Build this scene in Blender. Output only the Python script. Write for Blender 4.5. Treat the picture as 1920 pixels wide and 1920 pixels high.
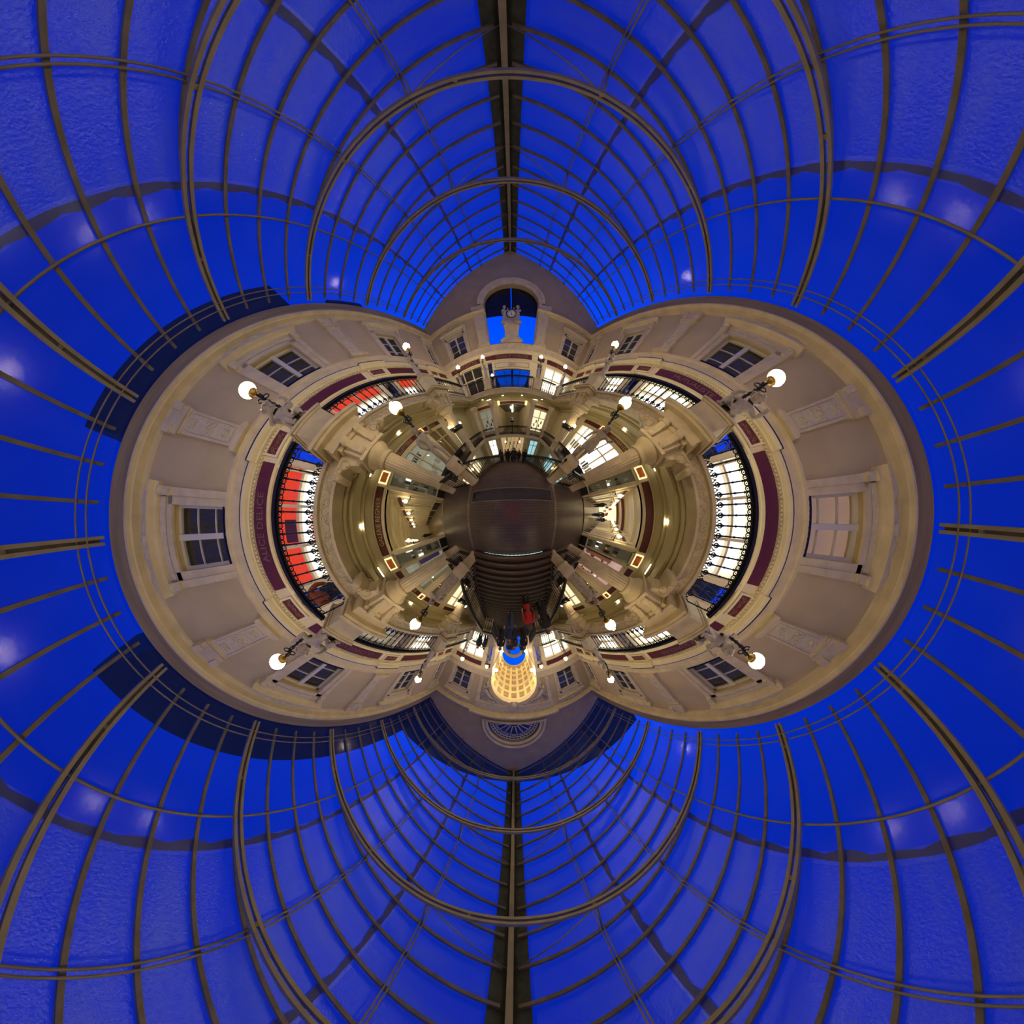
import bpy, bmesh, math, random
from math import sin, cos, pi, atan, tan, hypot
from mathutils import Matrix, Vector
random.seed(7)
for o in list(bpy.data.objects): bpy.data.objects.remove(o)
scene = bpy.context.scene
C = scene.collection

# ---------------------------------------------------------------- camera: a downward "planet" panorama lens
H = 1.65
LENS = '''shader planet(output point position = 0.0, output vector direction = 0.0, output color throughput = 1.0)
{
  vector q = camera_shader_raster_position() - point(0.5);
  float r = max(hypot(q[0], q[1]), 1e-6);
  float th = 2 * atan(pow(r * 1920 / 176.0, 0.934));
  direction = vector(sin(th) * q[0] / r, sin(th) * q[1] / r, cos(th));
}
'''
cam = bpy.data.cameras.new('camera')
co = bpy.data.objects.new('camera', cam); C.objects.link(co); scene.camera = co
cam.sensor_width = 36; cam.clip_start = 0.05; cam.clip_end = 300
cam.panorama_type = 'FISHEYE_LENS_POLYNOMIAL'; cam.fisheye_fov = 2 * pi      # nearest built-in lens, used only if the lens script below cannot be
for i, k in enumerate((0, -0.5755, 0.04885, -0.001893, 2.716e-05)): setattr(cam, 'fisheye_polynomial_k%d' % i, k)
cam.type = 'PANO'
try:
    txt = bpy.data.texts.new('planet_lens.osl'); txt.write(LENS)
    cam.type = 'CUSTOM'; cam.custom_mode = 'INTERNAL'; cam.custom_shader = txt
    ok = False
    try:
        from cycles import osl
        ok = bool(osl.update_custom_camera_shader(cam, lambda *a: None)) and bool(cam.custom_bytecode)
    except Exception:
        ok = False
    if not ok: cam.type = 'PANO'
except Exception:
    cam.type = 'PANO'
Rz = Matrix.Rotation(math.radians(-0.976), 3, 'Z'); Rx = Matrix.Rotation(math.radians(0.9), 3, 'X'); Ry = Matrix.Rotation(math.radians(0.577), 3, 'Y')
co.matrix_world = Matrix.Translation((0, 0, H)) @ (Ry @ Rx @ Rz).to_4x4()

# ---------------------------------------------------------------- sky, view, sampling
w = bpy.data.worlds.new('dusk_sky'); scene.world = w; w.use_nodes = True
nt = w.node_tree; nt.nodes.clear()
tc = nt.nodes.new('ShaderNodeTexCoord'); sp = nt.nodes.new('ShaderNodeSeparateXYZ'); rp = nt.nodes.new('ShaderNodeValToRGB')
bg = nt.nodes.new('ShaderNodeBackground'); ow = nt.nodes.new('ShaderNodeOutputWorld')
e = rp.color_ramp.elements
e[0].position = 0.35; e[0].color = (0.0, 0.105, 1.0, 1)
e[1].position = 1.0; e[1].color = (0.001, 0.013, 0.36, 1)
for p, c in ((0.66, (0.0, 0.065, 0.98)), (0.80, (0.0, 0.026, 0.56)), (0.92, (0.0, 0.014, 0.38))):
    q = e.new(p); q.color = c + (1,)
nt.links.new(tc.outputs['Generated'], sp.inputs[0]); nt.links.new(sp.outputs['Z'], rp.inputs[0])
nt.links.new(rp.outputs[0], bg.inputs[0]); nt.links.new(bg.outputs[0], ow.inputs[0]); bg.inputs[1].default_value = 1.0
scene.view_settings.view_transform = 'Standard'; scene.view_settings.look = 'None'
scene.view_settings.gamma = 1.0; scene.view_settings.use_curve_mapping = False
scene.view_settings.exposure = EXPOSURE = 0.0
cy = scene.cycles
cy.use_denoising = True; cy.use_adaptive_sampling = True; cy.adaptive_threshold = 0.02
cy.max_bounces = 6; cy.diffuse_bounces = 3; cy.glossy_bounces = 3; cy.transmission_bounces = 4; cy.transparent_max_bounces = 10
cy.caustics_reflective = False; cy.caustics_refractive = False; cy.sample_clamp_indirect = 4.0

# ---------------------------------------------------------------- mesh builder
BEND = 0.022                                                   # the hall's axis drifts slightly to the right toward the clock
def bent(x, y): return x+BEND*max(0.0, y)
class MB:
    def __init__(s, T=None): s.v = []; s.f = []; s.sm = []; s.T = T
    def add(s, vs, fs, smooth=False, M=None):
        b = len(s.v)
        for p in vs:
            if M is not None: p = M @ Vector(p)
            s.v.append(tuple(s.T(*p)) if s.T else tuple(p))
        for f in fs: s.f.append([b + i for i in f]); s.sm.append(smooth)
        return s
    def box(s, x0, x1, y0, y1, z0, z1, M=None):
        return s.add([(x0,y0,z0),(x1,y0,z0),(x1,y1,z0),(x0,y1,z0),(x0,y0,z1),(x1,y0,z1),(x1,y1,z1),(x0,y1,z1)],
              [(0,3,2,1),(4,5,6,7),(0,1,5,4),(1,2,6,5),(2,3,7,6),(3,0,4,7)], M=M)
    def quad(s, a, b, c, d): return s.add([a,b,c,d], [(0,1,2,3)])
    def lathe(s, prof, c=(0,0,0), n=20, flute=0, M=None, smooth=True, a0=0.0, a1=2*pi):
        vs = []; full = abs(a1-a0-2*pi) < 1e-6; m = n if full else n+1
        for r, z in prof:
            for i in range(m):
                a = a0+(a1-a0)*i/n; rr = r*(1-flute*(i % 2)) if flute else r
                vs.append((c[0]+rr*cos(a), c[1]+rr*sin(a), c[2]+z))
        fs = []
        for j in range(len(prof)-1):
            for i in range(n):
                k = (i+1) % m if full else i+1
                fs.append((j*m+i, j*m+k, (j+1)*m+k, (j+1)*m+i))
        if full and prof[0][0] > 1e-4: fs.append(tuple(range(m-1,-1,-1)))
        if full and prof[-1][0] > 1e-4: fs.append(tuple((len(prof)-1)*m+i for i in range(m)))
        return s.add(vs, fs, smooth and not flute, M)
    def sphere(s, c, r, n=14, k=8, sc=(1,1,1), M=None):
        pr = [(max(1e-5, r*sin(pi*i/k)), -r*cos(pi*i/k)) for i in range(k+1)]
        vs = []; fs = []
        for rr, z in pr:
            for i in range(n):
                a = 2*pi*i/n; vs.append((c[0]+rr*cos(a)*sc[0], c[1]+rr*sin(a)*sc[1], c[2]+z*sc[2]))
        for j in range(k):
            for i in range(n): fs.append((j*n+i, j*n+(i+1)%n, (j+1)*n+(i+1)%n, (j+1)*n+i))
        return s.add(vs, fs, True, M)
    def tube(s, pts, r, n=6, cap=True, M=None):
        P = [Vector(p) for p in pts]; R = r if isinstance(r, (list, tuple)) else [r]*len(P)
        vs = []; fs = []; up = None
        for i, p in enumerate(P):
            t = (P[min(i+1, len(P)-1)]-P[max(i-1, 0)])
            if t.length < 1e-9: t = Vector((0,0,1))
            t.normalize()
            if up is None:
                up = Vector((0,0,1)) if abs(t.z) < .9 else Vector((1,0,0))
            a = t.cross(up)
            if a.length < 1e-6: a = t.cross(Vector((1,.3,.2)))
            a.normalize(); b = a.cross(t); up = b
            for k in range(n):
                q = 2*pi*k/n; vs.append(p+(a*cos(q)+b*sin(q))*R[i])
        for i in range(len(P)-1):
            for k in range(n): fs.append((i*n+k, i*n+(k+1)%n, (i+1)*n+(k+1)%n, (i+1)*n+k))
        if cap: fs += [tuple(range(n-1,-1,-1)), tuple((len(P)-1)*n+k for k in range(n))]
        return s.add(vs, fs, True, M)
    def ring(s, c, R, r, nx=(1,0,0), ny=(0,0,1), n=14, m=5, a0=0, a1=2*pi):
        c = Vector(c); nx = Vector(nx); ny = Vector(ny)
        k = n if abs(a1-a0) >= 2*pi-1e-6 else n
        pts = [c+nx*R*cos(a0+(a1-a0)*i/k)+ny*R*sin(a0+(a1-a0)*i/k) for i in range(k+1)]
        return s.tube(pts, r, m)
    def prism(s, poly, h0, h1, ax='z'):                      # closed outline extruded along an axis
        def P(a, b, h): return {'z': (a,b,h), 'x': (h,a,b), 'y': (a,h,b)}[ax]
        n = len(poly); vs = [P(a,b,h0) for a,b in poly]+[P(a,b,h1) for a,b in poly]
        return s.add(vs, [tuple(range(n-1,-1,-1)), tuple(range(n,2*n))]+[(i,(i+1)%n,n+(i+1)%n,n+i) for i in range(n)])
    def holes(s, u0, u1, v0, v1, hs, w0, w1):                 # wall slab in (u,v,w) with rectangular holes
        us = sorted({u0,u1}|{min(max(a,u0),u1) for h in hs for a in h[:2]}); vs = sorted({v0,v1}|{min(max(a,v0),v1) for h in hs for a in h[2:]})
        for i in range(len(us)-1):
            run = None
            for j in range(len(vs)-1):
                cu = (us[i]+us[i+1])/2; cv = (vs[j]+vs[j+1])/2
                inside = any(h[0] < cu < h[1] and h[2] < cv < h[3] for h in hs)
                if not inside: run = (vs[j] if run is None else run[0], vs[j+1]) if run else (vs[j], vs[j+1])
                if (inside or j == len(vs)-2) and run:
                    s.box(us[i], us[i+1], run[0], run[1], w0, w1); run = None
        return s
    def text(s, st, u, v, h, wv, d=1, width=None, axis='uv'):
        vs, fs, bw, bh = text_mesh(st); k = h/0.7
        kx = k if width is None else min(k, width/bw)
        return s.add([(u+d*(x-bw/2)*kx, v+(y-0.35)*k, wv+z*.012) for x,y,z in vs], fs)
    def build(s, name, mat, parent=None, world=True):
        me = bpy.data.meshes.new(name)
        vs = s.v; L = root_loc(parent) if parent is not None and world else (0,0,0)
        me.from_pydata(vs, [], s.f); me.polygons.foreach_set('use_smooth', s.sm)
        if world:
            if min(p[1] for p in vs) < -.2 and max(p[1] for p in vs) > .2:
                bm = bmesh.new(); bm.from_mesh(me)
                bmesh.ops.bisect_plane(bm, geom=bm.verts[:]+bm.edges[:]+bm.faces[:], plane_co=(0,0,0), plane_no=(0,1,0)); bm.to_mesh(me); bm.free()
            for q in me.vertices: q.co = (bent(q.co.x, q.co.y)-L[0], q.co.y-L[1], q.co.z-L[2])
        me.materials.append(mat); me.update()
        o = bpy.data.objects.new(name, me); C.objects.link(o)
        if parent is not None: o.parent = parent
        return o
def root_loc(p):
    L = Vector((0,0,0))
    while p is not None: L += p.location; p = p.parent
    return L
_tm = {}
def text_mesh(st):
    if st in _tm: return _tm[st]
    cu = bpy.data.curves.new('t', 'FONT'); cu.body = st; cu.size = 1.0; cu.resolution_u = 2; cu.extrude = 1.0
    ob = bpy.data.objects.new('t', cu); C.objects.link(ob)
    me = bpy.data.meshes.new_from_object(ob.evaluated_get(bpy.context.evaluated_depsgraph_get()))
    vs = [tuple(v.co) for v in me.vertices]; fs = [tuple(p.vertices) for p in me.polygons]
    bpy.data.objects.remove(ob); bpy.data.curves.remove(cu); bpy.data.meshes.remove(me)
    x0 = min(v[0] for v in vs); x1 = max(v[0] for v in vs)
    _tm[st] = ([(v[0]-x0, v[1], v[2]) for v in vs], fs, x1-x0, 0.7); return _tm[st]
def tag(o, label, cat, group=None, kind=None):
    if label: o['label'] = label
    if cat: o['category'] = cat
    if group: o['group'] = group
    if kind: o['kind'] = kind
    return o
def thing(name, label, cat, loc=(0,0,0), rz=0, group=None):
    o = bpy.data.objects.new(name, None); C.objects.link(o); o.location = (bent(loc[0],loc[1]),loc[1],loc[2]); o.rotation_euler = (0,0,rz); o.empty_display_size = .1
    return tag(o, label, cat, group)
def struct(name, mb, mat, parent=None, label=None):
    o = mb.build(name, mat, parent)
    if parent is None: o['kind'] = 'structure'
    if label: o['label'] = label
    return o
def sroot(name, label=None, loc=(0,0,0)):
    o = bpy.data.objects.new(name, None); C.objects.link(o); o.location = loc; o['kind'] = 'structure'
    if label: o['label'] = label
    return o
def inst(name, me, mat, parent=None, loc=(0,0,0), rot=(0,0,0), sc=(1,1,1)):
    o = bpy.data.objects.new(name, me); C.objects.link(o); o.location = loc; o.rotation_euler = rot; o.scale = sc
    if parent is not None: o.parent = parent
    return o
def kids(o, _m={}):
    return [c for c in bpy.data.objects if c.parent == o]
def dup(o, loc=None, rz=None, label=None, group=None, parent=None):
    c = o.copy(); C.objects.link(c)
    if parent is not None: c.parent = parent
    for ch in kids(o): dup(ch, parent=c)
    if loc is not None: c.location = (bent(loc[0],loc[1]),loc[1],loc[2])
    if rz is not None: c.rotation_euler = (0,0,rz)
    if label: c['label'] = label
    if group: c['group'] = group
    return c
# ---------------------------------------------------------------- materials
def mat(name, col, rough=.6, metal=0.0, emit=None, es=0.0, noise=0.0, nscale=6.0, bump=0.0, bscale=20.0, spec=.5, col2=None, stretch=None):
    m = bpy.data.materials.new(name); m.use_nodes = True; n = m.node_tree.nodes; l = m.node_tree.links; b = n['Principled BSDF']
    b.inputs['Base Color'].default_value = (*col, 1); b.inputs['Roughness'].default_value = rough; b.inputs['Metallic'].default_value = metal
    b.inputs['Specular IOR Level'].default_value = spec
    if emit: b.inputs['Emission Color'].default_value = (*emit, 1); b.inputs['Emission Strength'].default_value = es
    if noise or bump:
        t = n.new('ShaderNodeTexCoord'); mp = n.new('ShaderNodeMapping'); l.new(t.outputs['Object'], mp.inputs[0])
        if stretch: mp.inputs['Scale'].default_value = stretch
    if noise:
        x = n.new('ShaderNodeTexNoise'); x.inputs['Scale'].default_value = nscale; x.inputs['Detail'].default_value = 4
        r = n.new('ShaderNodeValToRGB'); c2 = col2 or tuple(c*(1-noise) for c in col)
        r.color_ramp.elements[0].color = (*c2, 1); r.color_ramp.elements[1].color = (*col, 1)
        r.color_ramp.elements[0].position = .35; r.color_ramp.elements[1].position = .62
        l.new(mp.outputs[0], x.inputs['Vector']); l.new(x.outputs['Fac'], r.inputs[0]); l.new(r.outputs[0], b.inputs['Base Color'])
    if bump:
        x = n.new('ShaderNodeTexNoise'); x.inputs['Scale'].default_value = bscale; x.inputs['Detail'].default_value = 3
        u = n.new('ShaderNodeBump'); u.inputs['Strength'].default_value = bump; u.inputs['Distance'].default_value = .03
        l.new(mp.outputs[0], x.inputs['Vector']); l.new(x.outputs['Fac'], u.inputs['Height']); l.new(u.outputs[0], b.inputs['Normal'])
    return m
def carved(name, col, scale, col2, bump=.6):                 # carved scrollwork: raised curls from a distorted voronoi
    m = mat(name, col, .7); n = m.node_tree.nodes; l = m.node_tree.links; b = n['Principled BSDF']
    t = n.new('ShaderNodeTexCoord'); x = n.new('ShaderNodeTexNoise'); x.inputs['Scale'].default_value = scale*.5
    mx = n.new('ShaderNodeMixRGB'); mx.inputs[0].default_value = .18
    v = n.new('ShaderNodeTexVoronoi'); v.inputs['Scale'].default_value = scale
    s = n.new('ShaderNodeMath'); s.operation = 'MULTIPLY'; s.inputs[1].default_value = 26
    s2 = n.new('ShaderNodeMath'); s2.operation = 'SINE'
    r = n.new('ShaderNodeValToRGB'); r.color_ramp.elements[0].color = (*col2, 1); r.color_ramp.elements[1].color = (*col, 1)
    r.color_ramp.elements[0].position = .25; r.color_ramp.elements[1].position = .6
    u = n.new('ShaderNodeBump'); u.inputs['Strength'].default_value = bump; u.inputs['Distance'].default_value = .03
    l.new(t.outputs['Object'], x.inputs['Vector']); l.new(t.outputs['Object'], mx.inputs[1]); l.new(x.outputs['Color'], mx.inputs[2])
    l.new(mx.outputs[0], v.inputs['Vector']); l.new(v.outputs['Distance'], s.inputs[0]); l.new(s.outputs[0], s2.inputs[0])
    l.new(s2.outputs[0], r.inputs[0]); l.new(r.outputs[0], b.inputs['Base Color']); l.new(s2.outputs[0], u.inputs['Height']); l.new(u.outputs[0], b.inputs['Normal'])
    return m
def glow(name, col, s): 
    m = bpy.data.materials.new(name); m.use_nodes = True; n = m.node_tree.nodes; n.clear()
    e = n.new('ShaderNodeEmission'); e.inputs[0].default_value = (*col,1); e.inputs[1].default_value = s
    o = n.new('ShaderNodeOutputMaterial'); m.node_tree.links.new(e.outputs[0], o.inputs[0]); return m
def glassy(name, tint, body, bodyfac, gloss=.06, rough=.05, dirt=False):
    m = bpy.data.materials.new(name); m.use_nodes = True; n = m.node_tree.nodes; l = m.node_tree.links; n.clear()
    tr = n.new('ShaderNodeBsdfTransparent'); tr.inputs[0].default_value = (*tint,1)
    df = n.new('ShaderNodeBsdfDiffuse'); df.inputs[0].default_value = (*body,1)
    gl = n.new('ShaderNodeBsdfGlossy'); gl.inputs['Roughness'].default_value = rough
    m1 = n.new('ShaderNodeMixShader'); m1.inputs[0].default_value = bodyfac; m2 = n.new('ShaderNodeMixShader'); m2.inputs[0].default_value = gloss
    o = n.new('ShaderNodeOutputMaterial')
    l.new(tr.outputs[0], m1.inputs[1]); l.new(df.outputs[0], m1.inputs[2]); l.new(m1.outputs[0], m2.inputs[1]); l.new(gl.outputs[0], m2.inputs[2]); l.new(m2.outputs[0], o.inputs[0])
    if dirt:
        t = n.new('ShaderNodeTexCoord'); mp = n.new('ShaderNodeMapping'); mp.inputs['Scale'].default_value = (.6, 2.2, .6)
        x = n.new('ShaderNodeTexNoise'); x.inputs['Scale'].default_value = 1.3; x.inputs['Detail'].default_value = 6
        r = n.new('ShaderNodeMapRange'); r.inputs[1].default_value = .42; r.inputs[2].default_value = .75; r.inputs[3].default_value = bodyfac*.35; r.inputs[4].default_value = bodyfac*1.9
        l.new(t.outputs['Object'], mp.inputs[0]); l.new(mp.outputs[0], x.inputs['Vector']); l.new(x.outputs['Fac'], r.inputs[0]); l.new(r.outputs[0], m1.inputs[0])
        y = n.new('ShaderNodeTexNoise'); y.inputs['Scale'].default_value = 30; u = n.new('ShaderNodeBump'); u.inputs['Strength'].default_value = .35; u.inputs['Distance'].default_value = .02
        l.new(t.outputs['Object'], y.inputs['Vector']); l.new(y.outputs['Fac'], u.inputs['Height']); l.new(u.outputs[0], gl.inputs['Normal'])
    return m
M = {}
M['stone'] = mat('pale_stone', (.68,.56,.39), .75, noise=.16, nscale=3, bump=.12, bscale=18)
M['plaster'] = mat('greige_plaster', (.57,.445,.275), .85, noise=.12, nscale=1.2, bump=.05, bscale=30)
M['gable'] = mat('shaded_plaster', (.43,.32,.21), .9, noise=.12, nscale=1.5)  # hall plaster with the gables' weaker light put into a darker colour
M['cream'] = mat('cream_paint', (.76,.66,.47), .5, noise=.06, nscale=4)
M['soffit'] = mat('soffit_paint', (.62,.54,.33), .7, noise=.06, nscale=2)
M['carve'] = mat('carved_stone', (.60,.50,.37), .75, noise=.22, nscale=9, bump=.35, bscale=24)
M['carve_fine'] = mat('carved_panel', (.67,.57,.42), .75, noise=.14, nscale=12, bump=.3, bscale=34)
M['red'] = mat('burgundy_board', (.115,.018,.022), .45, noise=.15, nscale=4)
M['red_orn'] = mat('burgundy_scroll_panel', (.11,.017,.021), .5)
M['gold'] = mat('gilt_letter', (.55,.40,.13), .4, .3)
M['faded'] = mat('faded_letter', (.20,.12,.10), .5)
M['iron'] = mat('black_iron', (.011,.012,.017), .42, .2, noise=.2, nscale=8)
M['bronze'] = mat('roof_iron', (.17,.135,.10), .6, .1, noise=.3, nscale=5)
M['rib'] = mat('rib_iron', (.27,.22,.165), .6, .1, noise=.2, nscale=4)
M['flash'] = mat('lead_lap', (.045,.05,.05), .8, noise=.4, nscale=7)
M['marble'] = mat('statue_stone', (.52,.44,.39), .65, noise=.25, nscale=9, bump=.15, bscale=26)
M['marble_white'] = mat('white_marble', (.60,.57,.53), .5, noise=.12, nscale=7)
M['brass'] = mat('brass', (.45,.29,.09), .3, .9)
M['globe'] = glow('globe_glass', (1.0,.76,.38), 52.0)
M['bulb'] = glow('small_globe', (1.0,.80,.45), 20.0)
M['tube'] = glow('tube_light', (1.0,.86,.55), 9.0)
M['white_lit'] = glow('white_lit_shop', (1.0,.96,.91), 2.8)
M['warm_lit'] = glow('warm_lit_shop', (1.0,.80,.50), 1.35)
M['orange_film'] = glow('orange_film', (1.0,.062,.008), .85)
M['pink_lit'] = glow('pink_lit_poster', (1.0,.45,.32), 1.1)
M['yellow_panel'] = glow('lit_ornament_panel', (1.0,.76,.33), 1.5)
M['orange_panel'] = carved('lit_orange_scroll', (.9,.42,.12), 9, (.75,.10,.03), .1)
M['dark_glass'] = mat('dark_window_glass', (.035,.04,.06), .08, spec=.8, noise=.3, nscale=2)
M['mirror'] = mat('mirror_glass', (.75,.78,.85), .03, 1.0)
M['clear'] = glassy('shop_glass', (.96,.98,.97), (.6,.6,.55), .02, .02, .03)
M['roof_glass'] = glassy('roof_glass', (.95,.97,1.0), (.22,.36,.75), .11, .05, .22, True)
M['roof_glass_clear'] = glassy('roof_glass_clear', (.98,.99,1.0), (.22,.36,.75), .025, .03, .1)
M['lap'] = glassy('lap_band', (.16,.18,.24), (.13,.125,.12), .45, .02, .3)
M['black'] = mat('black_base', (.008,.009,.011), .35)
M['dark'] = mat('dark_void', (.012,.011,.010), .8)
M['white_paint'] = mat('white_window_paint', (.62,.58,.56), .5)
M['curtain'] = mat('window_curtain', (.42,.36,.30), .9, emit=(.5,.40,.30), es=.075, noise=.25, nscale=3, stretch=(1,8,1))  # weak glow in the cloth stands in for light inside the rooms
M['pinkroom'] = mat('room_wall', (.55,.42,.36), .9, emit=(.6,.38,.28), es=.28)
M['grille'] = mat('window_grille', (.010,.012,.022), .5)
M['outside'] = mat('neighbour_roof', (.02,.02,.028), .9)
M['win_glass'] = glassy('attic_glass', (.62,.62,.60), (.06,.055,.05), .15, .05, .06)
M['vault'] = mat('vault_paint', (.86,.70,.42), .6)
M['vault_lamp'] = glow('vault_globe', (1.0,.78,.42), 260.0)
M['lun_glass'] = glassy('lunette_glass', (.25,.28,.5), (.10,.12,.25), .4, .06, .05)
M['face'] = mat('clock_face', (.75,.74,.72), .5)
M['led'] = glow('stair_led', (.75,1.0,.95), 2.5)
def planks(name, c1, c2, pw, ax, rough=.35, gap=.01):
    m = bpy.data.materials.new(name); m.use_nodes = True; n = m.node_tree.nodes; l = m.node_tree.links; b = n['Principled BSDF']
    t = n.new('ShaderNodeTexCoord'); mp = n.new('ShaderNodeMapping'); l.new(t.outputs['Object'], mp.inputs[0])
    mp.inputs['Rotation'].default_value = (0,0,0 if ax == 'x' else pi/2)
    k = n.new('ShaderNodeTexBrick'); k.inputs['Scale'].default_value = 1.0; k.inputs['Brick Width'].default_value = 1.6; k.inputs['Row Height'].default_value = pw
    k.inputs['Mortar Size'].default_value = gap; k.inputs['Color1'].default_value = (*c1,1); k.inputs['Color2'].default_value = (*c2,1); k.inputs['Mortar'].default_value = (*[c*.45 for c in c2],1)
    x = n.new('ShaderNodeTexNoise'); x.inputs['Scale'].default_value = 3; x.inputs['Detail'].default_value = 5
    mx = n.new('ShaderNodeMixRGB'); mx.blend_type = 'MULTIPLY'; mx.inputs[0].default_value = .45
    l.new(mp.outputs[0], k.inputs['Vector']); l.new(mp.outputs[0], x.inputs['Vector']); l.new(k.outputs['Color'], mx.inputs[1]); l.new(x.outputs['Fac'], mx.inputs[2])
    l.new(mx.outputs[0], b.inputs['Base Color']); b.inputs['Roughness'].default_value = rough; return m
M['floor'] = planks('landing_planks', (.135,.095,.075), (.11,.08,.065), .13, 'x', .38)
M['floor_light'] = planks('gallery_planks', (.34,.25,.16), (.27,.20,.13), .12, 'x', .3)
M['stair'] = mat('stair_wood', (.14,.085,.055), .4, noise=.35, nscale=3, stretch=(1,6,6))
M['riser'] = mat('stair_riser', (.02,.016,.015), .4)
M['lowfloor'] = mat('lower_tiles', (.22,.19,.15), .5, noise=.2, nscale=4)
BL = [10.85, 6.32, 1.77, -2.77, -7.33, -11.87]
POS = ['at clock-end corner', 'second from clock end', 'landing clock side', 'landing stair side', 'second from arch end', 'at arch-end corner']
BAY = [('in bay nearest clock', 8.58), ('in bay above landing', 4.05), ('level with landing', -.5), ('in bay below landing', -5.05), ('in bay nearest arch', -9.6)]
XW = 6.1; YF = 12.85; YN = -13.8; XF = 0.0
FL = lambda u,v,w_: (-XW+w_, u, v)
FR = lambda u,v,w_: (XW-w_, u, v)
FF = lambda u,v,w_: (u, YF-w_, v)
FN = lambda u,v,w_: (u, YN+w_, v)
SIDES = (('left', FL, -1, 1), ('right', FR, 1, -1))
# ================================================================= STRUCTURE
ZB = 4.76; ZS = 4.36                                           # balcony floor, frieze underside
m = MB()
m.box(-6.1,6.1,-2.3,1.58,-.32,0); m.box(-1.78,1.78,1.58,1.8,-.32,0)
m.box(-6.1,-3.95,1.58,YF,-.32,0); m.box(3.95,6.1,1.58,YF,-.32,0); m.box(-3.95,3.95,10.3,YF,-.32,0)
m.box(-6.1,-3.95,YN,-2.3,-.32,0); m.box(3.95,6.1,YN,-2.3,-.32,0); m.box(-3.95,3.95,YN,-11.6,-.32,0)
struct('floor', m, M['floor'], label='dark plank floor of the middle landing and side walks')
m = MB()
for s in (-1, 1):
    m.box(s*3.88,s*3.95,1.58,10.3,-.36,.02); m.box(min(s*1.78,s*3.95),max(s*1.78,s*3.95),1.58,1.64,-.36,.015); m.box(s*3.88,s*3.95,-11.6,-2.3,-.36,.02)
m.box(-3.95,3.95,10.23,10.3,-.36,.02)
struct('trim_1', m, M['stone'], label='pale stone edge of the middle floor around the stair wells')
m = MB(); m.box(-6.4,6.4,YN,30,-4.5,-4.3)
struct('floor_lower', m, M['lowfloor'])
# landing inlays
for a, lab in (((-2.25,-2.1,-1.9,1.6), 'left'), ((2.0,2.15,-1.9,1.6), 'right')):
    m = MB().box(*a, 0, .008); tag(struct('trim_%s' % ('2' if lab == 'left' else '3'), m, M['floor_light']), None, None)
hp = thing('floor_hatch', 'brown square wooden hatch let into the middle of the plank landing', 'hatch', (0,0,0))
MB().box(-.42,.42,-.42,.42,0,.006).build('panel', mat('hatch_wood', (.125,.06,.04), .45, noise=.2, nscale=5), hp)
g = thing('floor_grate', 'dark diamond-mesh floor grate across the landing by the descending stairs', 'grate', (0,.78,0))
MB().box(-1.93,1.85,.54,1.03,.001,.006).build('mesh_backing', M['dark'], g)
m = MB(); L = .49; x = -1.93
while x < 1.85:
    for a, b in (((x,.54),(min(x+L,1.85),.54+min(L,1.85-x))), ((x,1.03),(min(x+L,1.85),1.03-min(L,1.85-x)))):
        m.tube([(a[0],a[1],.012),(b[0],b[1],.012)], .011, 4)
    x += .07
m.build('mesh_bars', mat('grate_metal', (.16,.15,.16), .35, .7), g)
m = MB(); m.box(-1.97,1.89,.50,.54,0,.016); m.box(-1.97,1.89,1.03,1.07,0,.016); m.box(-1.97,-1.93,.54,1.03,0,.016); m.box(1.85,1.89,.54,1.03,0,.016)
m.build('grate_frame', M['floor_light'], g)

# ---- balcony ring (upper gallery)
bal = sroot('balcony', 'upper gallery slab with carved frieze ringing the hall')
m = MB()
yN = -11.95; yF = 10.95
for s in (-1,1): m.box(min(s*4.2,s*6.1),max(s*4.2,s*6.1),YN,YF,ZS+.02,ZB)
m.box(-4.2,4.2,yF,YF,ZS+.02,ZB); m.box(-4.2,-1.7,YN,yN,ZS+.02,ZB); m.box(1.7,4.2,YN,yN,ZS+.02,ZB); m.box(-1.7,1.7,YN-8,-12.6,ZS+.02,ZB)
m.build('slab', M['soffit'], bal)
m = MB()
for s in (-1,1): m.box(min(s*4.12,s*4.2),max(s*4.12,s*4.2),yN-.08,yF+.08,ZS+.05,ZB-.06)
m.box(-4.12,4.12,yF-.05,yF,ZS+.05,ZB-.06); m.box(-4.12,-1.7,yN,yN+.05,ZS+.05,ZB-.06); m.box(1.7,4.12,yN,yN+.05,ZS+.05,ZB-.06)
m.build('frieze', M['carve'], bal)
m = MB(); zf = (ZS+ZB)/2-.005                                   # running vine scroll on the frieze
def vine(m, P, Q, nrm, step=.34):
    P = Vector(P); Q = Vector(Q); d = (Q-P); n = max(2, int(d.length/step)); d = d/n; u = d.normalized()
    for i in range(n):
        c = P+d*(i+.5); s_ = 1 if i % 2 else -1
        m.ring(c+Vector((0,0,s_*.012)), .085, .018, u, (0,0,1), 9, 4, -.6*s_+pi/2, -.6*s_+pi/2+5.0); m.ring(c, .04, .016, u, (0,0,1), 7, 4)
        m.tube([c-d*.5+Vector((0,0,-s_*.1)), c-d*.2+Vector((0,0,s_*.02)), c+d*.5+Vector((0,0,s_*.1))], [.012,.022,.012], 4)
        for k in (-.35,.35): m.sphere(c+d*k+Vector((0,0,-s_*.075)), .028, 6, 4, (1,1,.8))
for s in (-1,1):
    for k in range(5): vine(m, (s*4.115,BL[k+1]+.6,zf), (s*4.115,BL[k]-.6,zf), None)
    vine(m, (s*4.0,yF-.055,zf), (s*2.4,yF-.055,zf), None); vine(m, (s*3.9,yN+.055,zf), (s*2.4,yN+.055,zf), None)
vine(m, (-1.7,yF-.055,zf), (1.7,yF-.055,zf), None)
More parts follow.
